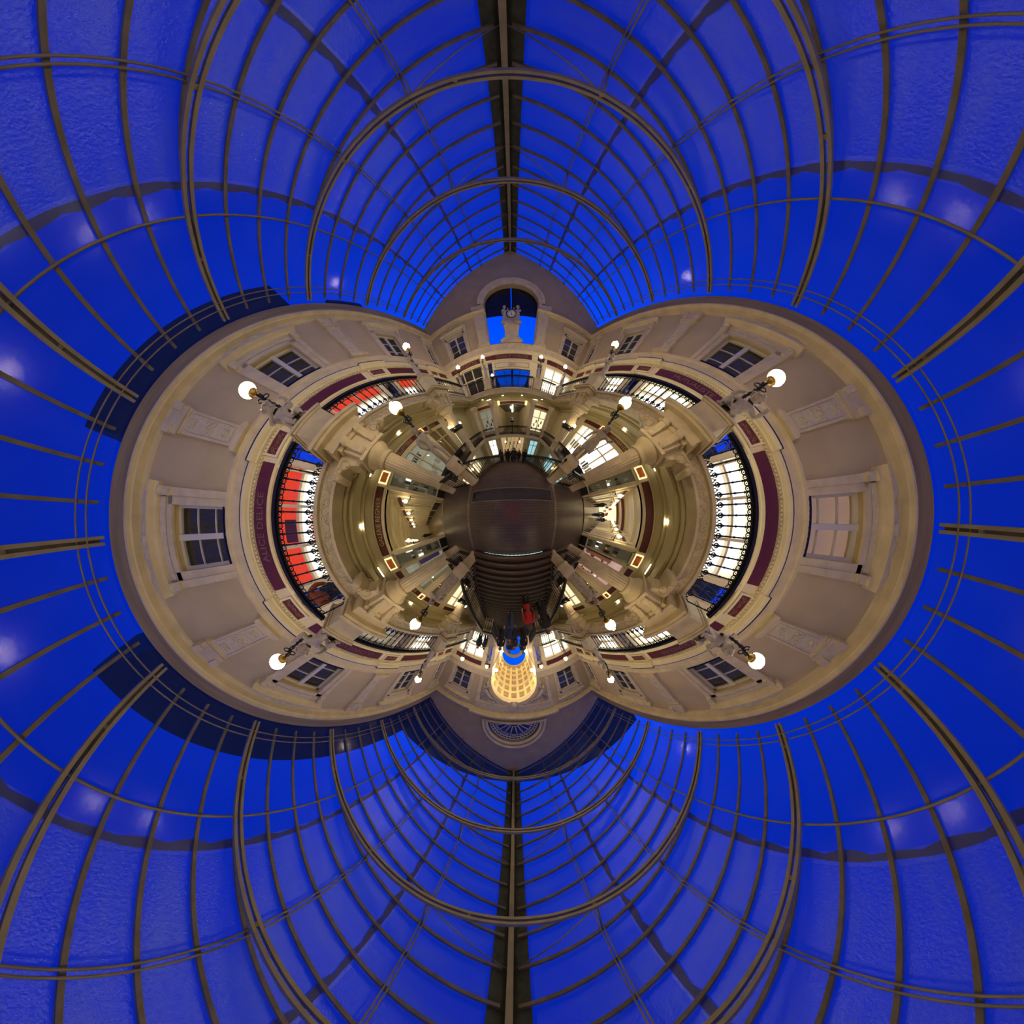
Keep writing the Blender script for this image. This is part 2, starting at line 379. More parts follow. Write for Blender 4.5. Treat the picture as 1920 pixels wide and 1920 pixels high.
m.build('vine_ornament', M['stone'], bal)
m = MB()
for z0, z1, e0 in ((ZB-.06,ZB+.03,.16),(ZS-.02,ZS+.05,.13)):
    for s in (-1,1): m.box(min(s*(4.2-e0),s*4.5),max(s*(4.2-e0),s*4.5),yN-.1,yF+.1,z0,z1)
    m.box(-4.3,4.3,yF-e0+.06,yF+.3,z0,z1); m.box(-4.3,-1.7,yN-.3,yN+e0-.06,z0,z1); m.box(1.7,4.3,yN-.3,yN+e0-.06,z0,z1)
m.build('moulding', M['stone'], bal)
m = MB()                                                        # stepped soffit mouldings
for s in (-1,1):
    for d, dz in ((4.62,.05),(4.9,.1),(5.75,.1)):
        m.box(min(s*d,s*(d+.09)),max(s*d,s*(d+.09)),YN+.3,YF-.3,ZS-dz,ZS+.04)
    m.prism([(s*6.1,3.98),(s*6.1,ZS+.05),(s*5.86,ZS+.05),(s*5.9,4.2),(s*6.0,4.05)], YN, YF, 'y')
for d, dz in ((11.3,.05),(11.55,.1),(12.5,.1)): m.box(-4.5,4.5,d,d+.09,ZS-dz,ZS+.04)
m.prism([(YF,3.98),(YF,ZS+.05),(YF-.24,ZS+.05),(YF-.2,4.2),(YF-.1,4.05)], -6.1, 6.1, 'x')
m.build('soffit_moulding', M['soffit'], bal)

# ---- side walls, upper part: shop storey, plinth, attic storey
WB = [c for _, c in BAY]
SHOP = [(-2.12,1.34)]+[(BL[k+1]+.62, BL[k]-.62) for k in (0,1,3,4)]
SHOP = sorted(SHOP+[(BL[0]+.62,YF-.25),(YN+.25,BL[5]-.62)])
MIR = [(b-.30,b+.40) for b in BL]
winz = (9.3,11.05)
def attic_w(c): return (c-.67, c+.61)
NARROW = [11.95,-12.95]
for side, T, sx, d in SIDES:
    hs = [(a,b,4.8,7.84) for a,b in SHOP]+[(a,b,4.8,7.9) for a,b in MIR]+[attic_w(c)+winz for c in WB]+[(c-.32,c+.32)+winz for c in NARROW]
    m = MB(T); m.T = lambda u,v,w_,T=T: T(u,v,w_)
    m.holes(YN,YF,8.75,13.0,hs,-.3,0)
    wl = struct('wall_%s' % side, m, M['plaster'], label='%s side wall, greige attic storey' % side)
    m = MB(T); m.holes(YN,YF,4.4,8.75,hs,-.3,0); m.build('shop_storey', M['cream'], wl)
    # cornice between storeys, with breaks forward at each bay line
    m = MB(T)
    def run(prof, a, b): m.prism([(v,w_) for w_,v in prof], a, b, 'x')
    def corn(a, b, e):
        run([(0,8.515),(e*.45,8.53),(e*.5,8.57),(e*.8,8.6),(e,8.63),(e,8.72),(e*.6,8.75),(0,8.75)], a, b)
    corn(YN,YF,.16)
    for b in BL: corn(b-.62,b+.62,.25)
    run([(0,7.86),(.05,7.87),(.08,7.93),(.03,7.98),(0,7.99)],YN,YF)
    m.build('cornice', M['cream'], wl)
    m = MB(T); m.box(YN,YF,8.75,8.775,0,.14)
    for b in BL: m.box(b-.63,b+.63,8.75,8.775,0,.24)
    m.build('cornice_flashing', M['black'], wl)
    m = MB(T); u = YN+.1
    while u < YF: m.box(u,u+.05,8.455,8.515,0,.05); u += .1
    m.build('dentils', M['cream'], wl)
    m = MB(T); run([(0,8.76),(.06,8.76),(.06,9.14),(.1,9.18),(.1,9.27),(.04,9.3),(0,9.3)],YN,YF); m.build('plinth', M['stone'], wl)
    m = MB(T); run([(0,11.9),(.04,11.92),(.06,12.0),(.18,12.02),(.2,12.05),(.26,12.07),(.26,12.13),(.14,12.16),(0,12.17)],YN,YF); m.build('top_cornice', M['stone'], wl)
    m = MB(T); run([(0,12.17),(.05,12.17),(.05,12.5),(.02,12.52),(.02,13.0),(0,13.02)],YN,YF); m.build('eaves_board', mat('eaves_board', (.36,.255,.125), .8, noise=.25, nscale=2, stretch=(1,.3,3)), wl)
    # lower walls of middle and bottom level
    LOW = [(-1.95,1.2,0,3.5),(1.38,2.08,.62,3.44),(-2.9,-2.16,.62,3.44)]
    for a,b in ((2.55,4.9),(5.75,7.5),(8.4,10.2),(-5.3,-3.1),(-7.6,-5.9),(-10.6,-8.3)): LOW.append((a,b,.55,3.4))
    m = MB(T); m.holes(YN,YF,-.3,4.4,LOW,-.3,0); m.build('middle_storey', M['cream'], wl)
    LO2 = [(4.0,5.2,-4.0,-1.0),(7.2,9.6,-4.0,-1.0)]
    m = MB(T); m.holes(YN,YF,-4.3,-.3,LO2,-.3,0); m.build('bottom_storey', M['cream'], wl)

def arch_wall(T, xc, cz, rx, rz, half, z0, z1, top, wq, n=28):
    """wall above z0 with an arched opening (semi-ellipse at cz); outline follows the roof pitch"""
    m = MB(T); us = [-half]+[rx*cos(pi-pi*i/n) for i in range(n+1)]+[half]
    us = sorted(set(us))
    for i in range(len(us)-1):
        a, b = us[i], us[i+1]
        def lo(x): return cz+rz*math.sqrt(max(0,1-(x/rx)**2)) if abs(x) <= rx+1e-6 else z0
        la, lb = (lo(a), lo(b)) if abs((a+b)/2) < rx else (z0, z0)
        ta, tb = top(a+xc), top(b+xc)
        for w0, w1 in ((0,-.35),):
            m.add([(a+xc,la,w0),(b+xc,lb,w0),(b+xc,tb,w0),(a+xc,ta,w0),(a+xc,la,w1),(b+xc,lb,w1),(b+xc,tb,w1),(a+xc,ta,w1)],
                  [(0,1,2,3),(7,6,5,4),(0,4,5,1),(3,2,6,7)])
    return m
ZR = 16.4; ZE = 13.2; KR = (ZR-ZE)/6.1
roofz = lambda x: ZR-KR*abs(x)
# ---- far (clock) wall
FW = sroot('wall_far', 'clock-end wall with arched opening')
fsh = [(-5.5,-2.75,4.8,7.84),(3.05,5.75,4.8,7.84),(XF-1.66,XF+1.66,4.76,7.1),(-2.2,-1.72,4.9,7.9),(2.25,2.75,4.9,7.9)]
fat = [(XF-1.7,XF+1.7,9.36,12.7),(-4.9,-3.55,9.3,11.0),(4.05,5.4,9.3,11.0)]
m = MB(FF); m.holes(-6.1,6.1,8.75,12.1,fat,-.3,0); m.build('attic', M['plaster'], FW)
m = MB(FF); m.holes(-6.1,6.1,4.4,8.75,fsh,-.3,0); m.build('shop_storey', M['cream'], FW)
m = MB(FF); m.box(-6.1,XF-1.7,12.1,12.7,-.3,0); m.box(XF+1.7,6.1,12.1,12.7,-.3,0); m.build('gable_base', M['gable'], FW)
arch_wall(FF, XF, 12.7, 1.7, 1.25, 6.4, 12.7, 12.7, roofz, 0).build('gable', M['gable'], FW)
m = MB(FF)
for r0, r1, wv in ((1.7,1.95,.04),(1.95,2.12,.09)):
    n = 26; pts = [(XF+cos(pi*i/n)*r, 12.7+sin(pi*i/n)*(1.25+(r-1.7)), ) for r in (r0, r1) for i in range(n+1)]
    vs = [(p[0],p[1],wv) for p in pts]+[(p[0],p[1],-.02) for p in pts]; q = n+1; fs = []
    for i in range(n): fs += [(i,i+1,q+i+1,q+i),(i,2*q+i,2*q+i+1,i+1),(q+i,q+i+1,3*q+i+1,3*q+i)]
    m.add(vs, fs)
m.build('archivolt', M['stone'], FW)
m = MB(FF)
def fcorn(m, a, b, e, z=8.46):
    m.prism([(z,0),(z+.03,e*.45),(z+.1,e*.5),(z+.14,e*.8),(z+.17,e),(z+.26,e),(z+.29,e*.6),(z+.29,0)], a, b, 'x')
fcorn(m,-6.1,6.1,.16); m.prism([(7.86,0),(7.87,.05),(7.93,.08),(7.98,.03),(7.99,0)],-6.1,6.1,'x'); m.build('cornice', M['cream'], FW)
m = MB(FF); m.prism([(8.76,0),(8.76,.06),(9.14,.06),(9.18,.1),(9.27,.1),(9.3,0)],-6.1,6.1,'x')
for a, b in ((-6.1,XF-1.7),(XF+1.7,6.1)): m.prism([(11.9,0),(11.92,.05),(12.0,.07),(12.02,.18),(12.07,.26),(12.13,.26),(12.17,0)],a,b,'x')
m.build('mouldings', M['stone'], FW)
FMID = [(-4.35,-2.45,.4,3.3),(2.75,4.6,.4,3.3),(XF-1.7,XF+1.7,0,3.55)]
m = MB(FF); m.holes(-6.1,6.1,-.3,4.4,FMID,-.3,0); m.build('middle_storey', M['cream'], FW)
FLOW = [(-4.4,-3.0,-4.0,-1.0),(3.2,4.8,-4.0,-1.1),(XF-2.0,XF+2.0,-4.3,-.85)]
m = MB(FF); m.holes(-6.1,6.1,-4.3,-.3,FLOW,-.3,0); m.build('bottom_storey', M['cream'], FW)
# ---- near (coffered arch) wall
NW = sroot('wall_near', 'end wall with the lit coffered arch')
nsh = [(-5.6,-2.95,4.8,7.84),(2.95,5.6,4.8,7.84),(-1.85,1.85,4.76,9.28),(-2.6,-2.1,4.9,7.9),(2.1,2.6,4.9,7.9)]
nat = [(-1.85,1.85,8.7,9.28),(-5.05,-3.6,9.3,11.0),(3.6,5.05,9.3,11.0),(-1.87,1.87,9.28,12.1)]
m = MB(FN); m.holes(-6.1,6.1,8.75,12.1,nat,-.3,0); m.build('attic', M['plaster'], NW)
arch_wall(FN, 0, 9.28, 1.85, 1.85, 1.87, 9.28, 9.28, lambda x: 12.1, 0).build('arch_spandrel', M['carve_fine'], NW)
m = MB(FN); m.holes(-6.1,6.1,4.4,8.75,nsh,-.3,0); m.build('shop_storey', M['cream'], NW)
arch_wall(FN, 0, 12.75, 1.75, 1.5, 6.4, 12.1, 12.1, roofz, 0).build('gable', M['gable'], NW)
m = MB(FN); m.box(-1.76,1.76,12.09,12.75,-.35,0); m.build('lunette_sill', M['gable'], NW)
m = MB(FN)
for a, b in ((-6.1,-1.85),(1.85,6.1)):
    fcorn(m,a,b,.16); m.prism([(7.86,0),(7.87,.05),(7.93,.08),(7.98,.03),(7.99,0)],a,b,'x')
m.build('cornice', M['cream'], NW)
m = MB(FN)
for a, b in ((-6.1,-1.85),(1.85,6.1)): m.prism([(8.76,0),(8.76,.06),(9.14,.06),(9.18,.1),(9.27,.1),(9.3,0)],a,b,'x')
m.prism([(11.9,0),(11.92,.05),(12.0,.07),(12.02,.18),(12.07,.26),(12.13,.26),(12.17,0)],-6.1,6.1,'x')
m.prism([(12.0,0),(12.05,.3),(12.1,.4),(12.2,.4),(12.25,.1),(12.25,0)],-3.0,3.0,'x')
m.build('mouldings', M['stone'], NW)
m = MB(FN); m.box(-2.8,2.8,11.45,11.9,0,.1); m.build('arch_frieze', M['carve'], NW)
m = MB(FN)
for s in (-1,1): m.box(min(s*2.5,s*2.8),max(s*2.5,s*2.8),9.3,11.45,0,.06)
m.box(-2.5,2.5,11.3,11.45,0,.06); m.build('arch_surround', M['stone'], NW)
m = MB(FN)
n = 26
for r0, r1, wv in ((1.85,2.08,.07),):
    pts = [(cos(pi*i/n)*r, 9.28+sin(pi*i/n)*r) for r in (r0,r1) for i in range(n+1)]
    vs = [(p[0],p[1],wv) for p in pts]+[(p[0],p[1],-.02) for p in pts]; q = n+1; fs = []
    for i in range(n): fs += [(i,i+1,q+i+1,q+i),(i,2*q+i,2*q+i+1,i+1),(q+i,q+i+1,3*q+i+1,3*q+i)]
    m.add(vs, fs)
m.build('archivolt', M['stone'], NW)
m = MB(FN); m.box(-.25,.25,10.95,11.6,.05,.2); m.sphere((0,11.25,.2),.2,10,6,(1,1.3,.6)); m.build('keystone', M['carve_fine'], NW)
m = MB(FN); m.box(-6.1,6.1,-.3,4.4,-.3,0); m.build('middle_storey', M['cream'], NW)
m = MB(FN); m.box(-6.1,6.1,-4.3,-.3,-.3,0); m.build('bottom_storey', M['cream'], NW)
# ================================================================= GLASS ROOF
roof = thing('glass_roof', 'pitched blue glass roof on brown iron ribs spanning the whole hall', 'roof', (0,-.5,13.2))
y0, y1 = YN, YF
def slope(m, x0, x1, dz, hw, hh, y):                        # bar lying along the slope at a given y
    for s in (-1,1):
        a = (s*x0, y, roofz(x0)+dz); b = (s*x1, y, roofz(x1)+dz)
        m.add([(a[0],y-hw,a[2]-hh),(a[0],y+hw,a[2]-hh),(b[0],y+hw,b[2]-hh),(b[0],y-hw,b[2]-hh),(a[0],y-hw,a[2]+hh),(a[0],y+hw,a[2]+hh),(b[0],y+hw,b[2]+hh),(b[0],y-hw,b[2]+hh)],
              [(0,1,2,3),(4,5,6,7),(0,1,5,4),(1,2,6,5),(2,3,7,6),(3,0,4,7)])
STEP = 4.545/8; ys = []
k = -40
while True:
    y = 1.77+k*STEP
    if y > YF-.1: break
    if y > YN+.1: ys.append((k, y))
    k += 1
proto = None
for k, y in ys:
    m = MB(); slope(m, .12, 6.0, -.06, .026, .035, y); m.build('rafter', M['bronze'], roof)
# arched ribs: two flats with a slot between them, plus inclined struts to the ridge
ARC = [(6.02,13.05),(5.6,13.3),(5.0,13.62),(4.4,13.88),(3.7,14.13),(3.0,14.34),(2.2,14.51),(1.5,14.61),(.75,14.67),(0,14.69)]
ARC = ARC+[(-x,z) for x,z in reversed(ARC[:-1])]
for k, y in ys:
    if k % 4: continue
    m = MB()
    for o_ in (-.075,.02):
        for i in range(len(ARC)-1):
            (xa,za),(xb,zb) = ARC[i], ARC[i+1]
            m.add([(xa,y+o_,za),(xa,y+o_+.05,za),(xb,y+o_+.05,zb),(xb,y+o_,zb),(xa,y+o_,za+.09),(xa,y+o_+.05,za+.09),(xb,y+o_+.05,zb+.09),(xb,y+o_,zb+.09)],
                  [(0,1,2,3),(4,5,6,7),(0,3,7,4),(1,2,6,5)])
    for x,z in ARC[1:-1:3]: m.box(x-.03,x+.03,y-.04,y+.04,z+.02,z+.09)
    rib = m.build('arched_rib', M['rib'], roof)
    m = MB()
    for s in (-1,1):
        m.tube([(s*.05,y,ZR-.12),(s*1.55,y,14.66)], .014, 5)
        m.tube([(s*4.45,y,13.95),(s*4.45,y,roofz(4.45)-.06)], .02, 5)
        m.tube([(s*3.02,y,14.4),(s*3.02,y,roofz(3.02)-.06)], .02, 5); m.tube([(s*1.55,y,14.66),(s*1.55,y,roofz(1.55)-.06)], .02, 5)
    m.build('strut', M['rib'], rib)
for x in (1.55,3.02,4.42):
    for s in (-1,1):
        m = MB(); z = roofz(x)-.13
        for o_ in ((-.026,.026) if x < 4 else (0,)): m.tube([(s*(x+o_),y0,z-o_*.5),(s*(x+o_),y1,z-o_*.5)], .014 if x < 4 else .022, 5)
        m.build('purlin', M['rib'], roof)
for s in (-1,1):
    m = MB(); 
    for x,z in ((5.72,13.28),(5.82,13.18)): m.tube([(s*x,y0,z),(s*x,y1,z)], .016, 5)
    m.build('eaves_rail', M['rib'], roof)
m = MB(); m.box(-.05,.05,y0,y1,ZR-.2,ZR-.1); m.build('ridge_bar', M['rib'], roof)
m = MB(); m.prism([(-.3,roofz(.3)-.02),(0,ZR-.02),(.3,roofz(.3)-.02),(.3,roofz(.3)+.06),(0,ZR+.1),(-.3,roofz(.3)+.06)], y0, y1, 'y'); m.build('ridge_capping', M['flash'], roof)
for s in (-1,1):                                             # glass sheets in three courses, each lapping the next
    for a, b, dz in ((.3,2.2,.05),(2.05,4.15,.02),(4.0,6.12,-.01)):
        m = MB(); m.add([(s*a,y0,roofz(a)+dz),(s*b,y0,roofz(b)+dz),(s*b,y1,roofz(b)+dz),(s*a,y1,roofz(a)+dz)], [(0,1,2,3)])
        m.build('glass_sheet', M['roof_glass' if a < 3 else 'roof_glass_clear'], roof)
    for x in (2.12,4.08):                                    # wavy dirty laps between courses
        m = MB(); pts = []; y = y0
        rnd = random.Random(int(x*10)+s)
        while y < y1-.01:
            yb = min(y+STEP, y1); wv = rnd.uniform(.055,.085); w2 = rnd.uniform(.02,.06)
            for i in range(4):
                ya = y+(yb-y)*i/4; yc = y+(yb-y)*(i+1)/4
                f = lambda t: sin(pi*t)*w2
                xa0, xa1 = x-wv*.5, x+wv*.5+f(i/4); xc0, xc1 = x-wv*.5, x+wv*.5+f((i+1)/4)
                m.add([(s*xa0,ya,roofz(xa0)-.005),(s*xa1,ya,roofz(xa1)-.005),(s*xc1,yc,roofz(xc1)-.005),(s*xc0,yc,roofz(xc0)-.005)], [(0,1,2,3)])
            y = yb
        m.build('lap_band', M['lap'], roof)
# neighbouring roofs seen through the glass
tag(MB().box(-10.5,-9,1.7,8.4,10,20.3).build('neighbour_building', M['outside']), 'dark roof block of a neighbouring building beyond the left glass, clock side', 'building')
tag(MB().box(-10.5,-9,-19,-3.6,10,21.6).build('neighbour_building', M['outside']), 'long dark roof block of a neighbouring building beyond the left glass, arch side', 'building')
m = MB(); m.box(-11,11.6,-26,-20,16.5,24); m.box(-11,-3,-26,-20,8,16.5); m.box(3,11.6,-26,-20,8,16.5)
tag(m.build('neighbour_building', M['outside']), 'dark building mass rising behind the coffered-arch gable', 'building')
tag(MB().box(-9.6,-9,10.3,12.4,10,18.8).build('chimney_stack', M['outside']), 'small dark chimney stack outside the left glass near the clock gable', 'chimney')
# ================================================================= ATTIC WINDOWS, PILASTERS
wn = [0]
def attic_window(T, c, hw, z0, z1, lab, room, plain=False):
    wn[0] += 1
    r = sroot('window_%d' % wn[0], lab)
    m = MB(T)
    for a, b in ((c-hw,c-hw+.07),(c+hw-.07,c+hw)): m.box(a,b,z0,z1,-.2,-.12)
    m.box(c-hw,c+hw,z1-.08,z1,-.2,-.12); m.box(c-hw,c+hw,z0,z0+.08,-.2,-.12)
    if hw > .4:
        m.box(c-.06,c+.06,z0,z1,-.2,-.10)
        for k in (1,2):
            z = z0+(z1-z0)*k/3; m.box(c-hw,c+hw,z-.016,z+.016,-.19,-.14)
    else:
        for k in (1,2): m.box(c-hw,c+hw,z0+(z1-z0)*k/3-.015,z0+(z1-z0)*k/3+.015,-.19,-.14)
    m.build('sash_frame', M['white_paint'], r)
    m = MB(T); m.box(c-hw,c+hw,z0,z1,-.175,-.168); m.build('pane', M['clear'] if room == 'pinkroom' else M['win_glass'], r)
    m = MB(T); m.box(c-hw-.02,c+hw+.02,z0-.02,z1+.02,-.62,-.6)
    for a, b in ((c-hw-.04,c-hw),(c+hw,c+hw+.04)): m.box(a,b,z0,z1,-.62,-.3)
    m.box(c-hw,c+hw,z1,z1+.04,-.62,-.3); m.box(c-hw,c+hw,z0-.04,z0,-.62,-.3)
    m.build('room_wall', M[room], r)
    if room == 'curtain' and hw > .4:
        m = MB(T)
        for s in (-1,1):
            for i in range(6):
                u = c+s*(hw-.04-i*.055); m.tube([(u,z0+.02,-.4),(u-s*.01,z1-.02,-.38)], .03, 6)
        m.build('curtain', M['curtain'], r)
    # surround, consoles and hood
    e = hw+.24 if hw > .4 else hw+.16
    m = MB(T)
    for s in (-1,1):
        m.box(min(c+s*(hw-.012),c+s*(hw+.15)),max(c+s*(hw-.012),c+s*(hw+.15)),z0-.02,z1+.12,-.02,.04)
        m.box(min(c+s*(e-.09),c+s*(e+.06)),max(c+s*(e-.09),c+s*(e+.06)),z0-.02,z1+.05,0,.07)
    m.box(c-hw-.15,c+hw+.15,z1-.012,z1+.15,-.02,.04)
    m.prism([(z1+.34,0),(z1+.37,.1),(z1+.43,.13),(z1+.47,.22),(z1+.52,.22),(z1+.55,.05),(z1+.55,0)], c-e-.14, c+e+.14, 'x')
    m.build('surround', M['stone'], r)
    m = MB(T)
    for s in (-1,1):
        u = c+s*(e-.015); m.box(u-.08,u+.08,z1+.02,z1+.34,0,.13); m.tube([(u-.085,z1+.27,.13),(u+.085,z1+.27,.13)], .05, 8); m.tube([(u-.085,z1+.06,.09),(u+.085,z1+.06,.09)], .035, 8)
    m.box(c-hw-.12,c+hw+.12,z1+.17,z1+.34,0,.05)
    m.build('console', M['carve_fine'], r)
    m = MB(T)                                                  # carved crest above the hood
    rr = random.Random(int(c*10))
    pts = [(c+(i/14-.5)*2*(e-.02), z1+.70+.05*sin(i*1.7), .08) for i in range(15)]
    m.tube(pts, [.03+.045*abs(sin(i*.9)) for i in range(15)], 6)
    m.sphere((c,z1+.72,.1),.11,8,6,(1.3,1,.7))
    for s in (-1,1):
        for k in (.35,.65,.92): m.ring((c+s*k*e,z1+.69,.08),.08,.024,(1,0,0),(0,1,0),10,5)
    m.build('crest', M['carve_fine'], r)
    m = MB(T)                                                  # iron guard
    m.box(c-hw,c+hw,z0+.19,z0+.22,-.06,-.03); m.box(c-hw,c+hw,z0-.01,z0+.02,-.06,-.03)
    k = c-hw+.05
    while k < c+hw-.02:
        m.ring((k,z0+.1,-.045),.055,.014,(1,0,0),(0,1,0),8,4); m.box(k-.06,k-.045,z0,z0+.2,-.055,-.035); k += .115
    m.build('guard_grille', M['grille'], r)
    return r
for side, T, sx, d in SIDES:
    for (bn, c) in BAY:
        room = 'pinkroom' if (side == 'right' and c == -.5) else 'curtain'
        attic_window(T, c-.03, .64, 9.3, 11.05, '%s attic window %s' % (side, bn), room)
    for c, l in ((11.95,'clock'),(-12.95,'arch')): attic_window(T, c, .32, 9.3, 11.05, 'narrow %s attic window in the %s-end corner' % (side,l), 'dark')
for x0, x1, l in ((-4.9,-3.55,'left'),(4.05,5.4,'right')): attic_window(FF, (x0+x1)/2, (x1-x0)/2, 9.3, 11.0, 'attic window %s of the clock arch' % l, 'curtain')
for x0, x1, l in ((-5.05,-3.6,'left'),(3.6,5.05,'right')): attic_window(FN, (x0+x1)/2, (x1-x0)/2, 9.3, 11.0, 'attic window %s of the coffered arch' % l, 'curtain')

def pilaster(T, c, hw, z0, z1, loc, label, grp):
    r = thing('pilaster', label, 'pilaster', loc, 0, grp)
    m = MB(T); m.box(c-hw-.12,c+hw+.12,z0-.02,z0+.12,0,.2); m.box(c-hw-.07,c+hw+.07,z0+.12,z0+.24,0,.15); m.build('base', M['stone'], r)
    m = MB(T); m.box(c-hw,c+hw,z0+.24,z1-.38,0,.08)
    for s in (-1,1): m.box(min(c+s*(hw-.05),c+s*hw),max(c+s*(hw-.05),c+s*hw),z0+.3,z1-.45,.08,.105)
    m.build('shaft', M['stone'], r)
    m = MB(T); m.box(c-hw+.07,c+hw-.07,z0+.4,z1-.55,.08,.09)
    zc = (z0+z1)/2
    for q, R in ((zc,.1),(zc-.55,.06),(zc+.55,.06)):
        m.ring((c,q,.095),R,.022,(1,0,0),(0,1,0),12,5); m.sphere((c,q,.09),R*.5,8,5,(1,1,.6))
        for s in (-1,1): m.ring((c+s*R*.9,q+R*1.1,.095),R*.5,.018,(1,0,0),(0,1,0),8,4); m.ring((c+s*R*.9,q-R*1.1,.095),R*.5,.018,(1,0,0),(0,1,0),8,4)
    m.build('carved_panel', M['carve_fine'], r)
    m = MB(T); m.box(c-hw-.02,c+hw+.02,z1-.38,z1-.33,0,.11); m.box(c-hw-.05,c+hw+.05,z1-.3,z1-.22,0,.13)
    for i in range(5): m.box(c-hw+i*hw*.5-.03,c-hw+i*hw*.5+.03,z1-.2,z1-.1,0,.11)
    m.box(c-hw-.02,c+hw+.02,z1-.2,z1+.18,0,.1)
    for s in (-1,1): m.box(min(c+s*hw*.6,c+s*(hw+.05)),max(c+s*hw*.6,c+s*(hw+.05)),z1-.1,z1+.18,0,.15)
    m.build('capital', M['stone'], r)
for side, T, sx, d in SIDES:
    for k in (1,2,3,4):
        pilaster(T, BL[k]-.12, .25, 9.3, 11.65, T(BL[k],9.3,0), 'carved stone pilaster on the %s attic wall, %s' % (side, POS[k]), 'attic pilasters')
for s, l in ((-1,'left'),(1,'right')): pilaster(FF, XF+s*2.15, .36, 9.3, 12.4, FF(XF+s*2.15,9.3,0), 'broad carved pilaster just %s of the clock arch opening' % l, 'clock arch pilasters')

# ================================================================= SHOPFRONTS, SIGNS, MIRRORS
def shopfront(T, u0, u1, v0, v1, cols, trans, lit, depth, loc, label, top=None, frame='cream', panel=0.0, cat='shopfront', grp=None, film=None):
    r = thing('shopfront', label, cat, loc, 0, grp)
    m = MB(T); q = .07
    us = [u0+(u1-u0)*i/cols for i in range(cols+1)]
    for i, u in enumerate(us):
        a = max(u0, u-q*.6); b = min(u1, u+q*.6); m.box(a,b,v0,v1,-.16,-.02)
    m.box(u0,u1,v1-q,v1,-.16,-.02); m.box(u0,u1,v0,v0+q,-.16,-.02)
    for t in trans: m.box(u0,u1,t-q*.6,t+q*.6,-.16,-.01)
    m.build('frame', M[frame], r)
    m = MB(T); m.box(u0,u1,v0+panel,v1,-.1,-.092); m.build('pane', M['clear'], r)
    if panel:
        m = MB(T); m.box(u0,u1,v0,v0+panel,-.12,-.03); m.build('base_panel', M['black'], r)
    m = MB(T); vb = v1 if not top else trans[-1]
    vb = v1; m.box(u0,u1,v0,vb,-depth-.02,-depth)
    m.build('lit_interior', M[lit], r)
    if top:
        m = MB(T); m.box(u0,u1,trans[-1],v1,-.14,-.12) ; m.build('transom_film', M[top], r)
    m = MB(T)
    for a, b in ((u0-.03,u0),(u1,u1+.03)): m.box(a,b,v0,v1,-depth,-.3)
    m.box(u0,u1,v1,v1+.03,-depth,-.3); m.box(u0,u1,v0-.03,v0,-depth,-.3)
    m.build('reveal', M['cream'], r)
    return r
def sign(T, u0, u1, v0, v1, txt, d, label, wv=.02, board='red', letter='gold', th=None, tw=None, grp=None):
    r = thing('sign_board', label, 'sign', T((u0+u1)/2,v0,0), 0, grp)
    m = MB(T); m.box(u0,u1,v0,v1,0,wv); m.build('board', M[board], r)
    if txt:
        m = MB(T); h = th or (v1-v0)*.56
        m.text(txt, (u0+u1)/2, (v0+v1)/2, h, wv, d, tw or (u1-u0)*.8); m.build('lettering', M[letter], r)
    return r
def orn(m, c, z, hw, wv):
    m.ring((c,z,wv),.05,.011,(1,0,0),(0,1,0),9,4); m.sphere((c,z,wv),.02,6,4)
    for s in (-1,1):
        m.tube([(c+s*.05,z,wv),(c+s*hw*.45,z+.07,wv),(c+s*hw*.8,z-.06,wv)],.009,4)
        for k, dz in ((.38,-.05),(.6,.05),(.8,-.02)): m.ring((c+s*hw*k,z+dz,wv),.045,.010,(1,0,0),(0,1,0),8,4,.5,5.6)
def mirror(T, u0, u1, v0, v1, label, grp='mirror panels between upper shops'):
    r = thing('mirror_panel', label, 'mirror', T((u0+u1)/2,v0,0), 0, grp)
    m = MB(T); m.box(u0,u1,v0,v1,-.12,-.1); m.build('glass', M['mirror'], r)
    m = MB(T)
    for a, b in ((u0,u0+.05),(u1-.05,u1)): m.box(a,b,v0,v1,-.12,-.05)
    m.box(u0,u1,v1-.05,v1,-.12,-.05); m.build('frame', M['cream'], r)
    return r
M['gold_dim'] = mat('dull_gilt', (.30,.17,.10), .5)
M['warm_white'] = glow('cream_lit_shop', (1.0,.90,.70), 1.9)
UPS = {'left': {8.585:('white_lit','orange_film',None,'orange and white lit'), 4.045:('white_lit','orange_film',None,'orange filmed bright'), -.39:('white_lit','orange_film','ALICE DELICE','orange topped white lit'), -5.05:('room_grey',None,'LA CHAISE LONGUE','dim grey'), -9.6:('white_lit',None,None,'bright white')},
       'right': {8.585:('white_lit',None,None,'white lit'), 4.045:('white_lit',None,'MUTUALISTE','white lit'), -.39:('white_lit',None,None,'bright white three-light'), -5.05:('white_lit',None,'NOE JOAILLIER','white lit'), -9.6:('white_lit',None,None,'white lit')}}
M['room_grey'] = mat('grey_shop_room', (.35,.34,.33), .8, emit=(.55,.52,.50), es=.45)
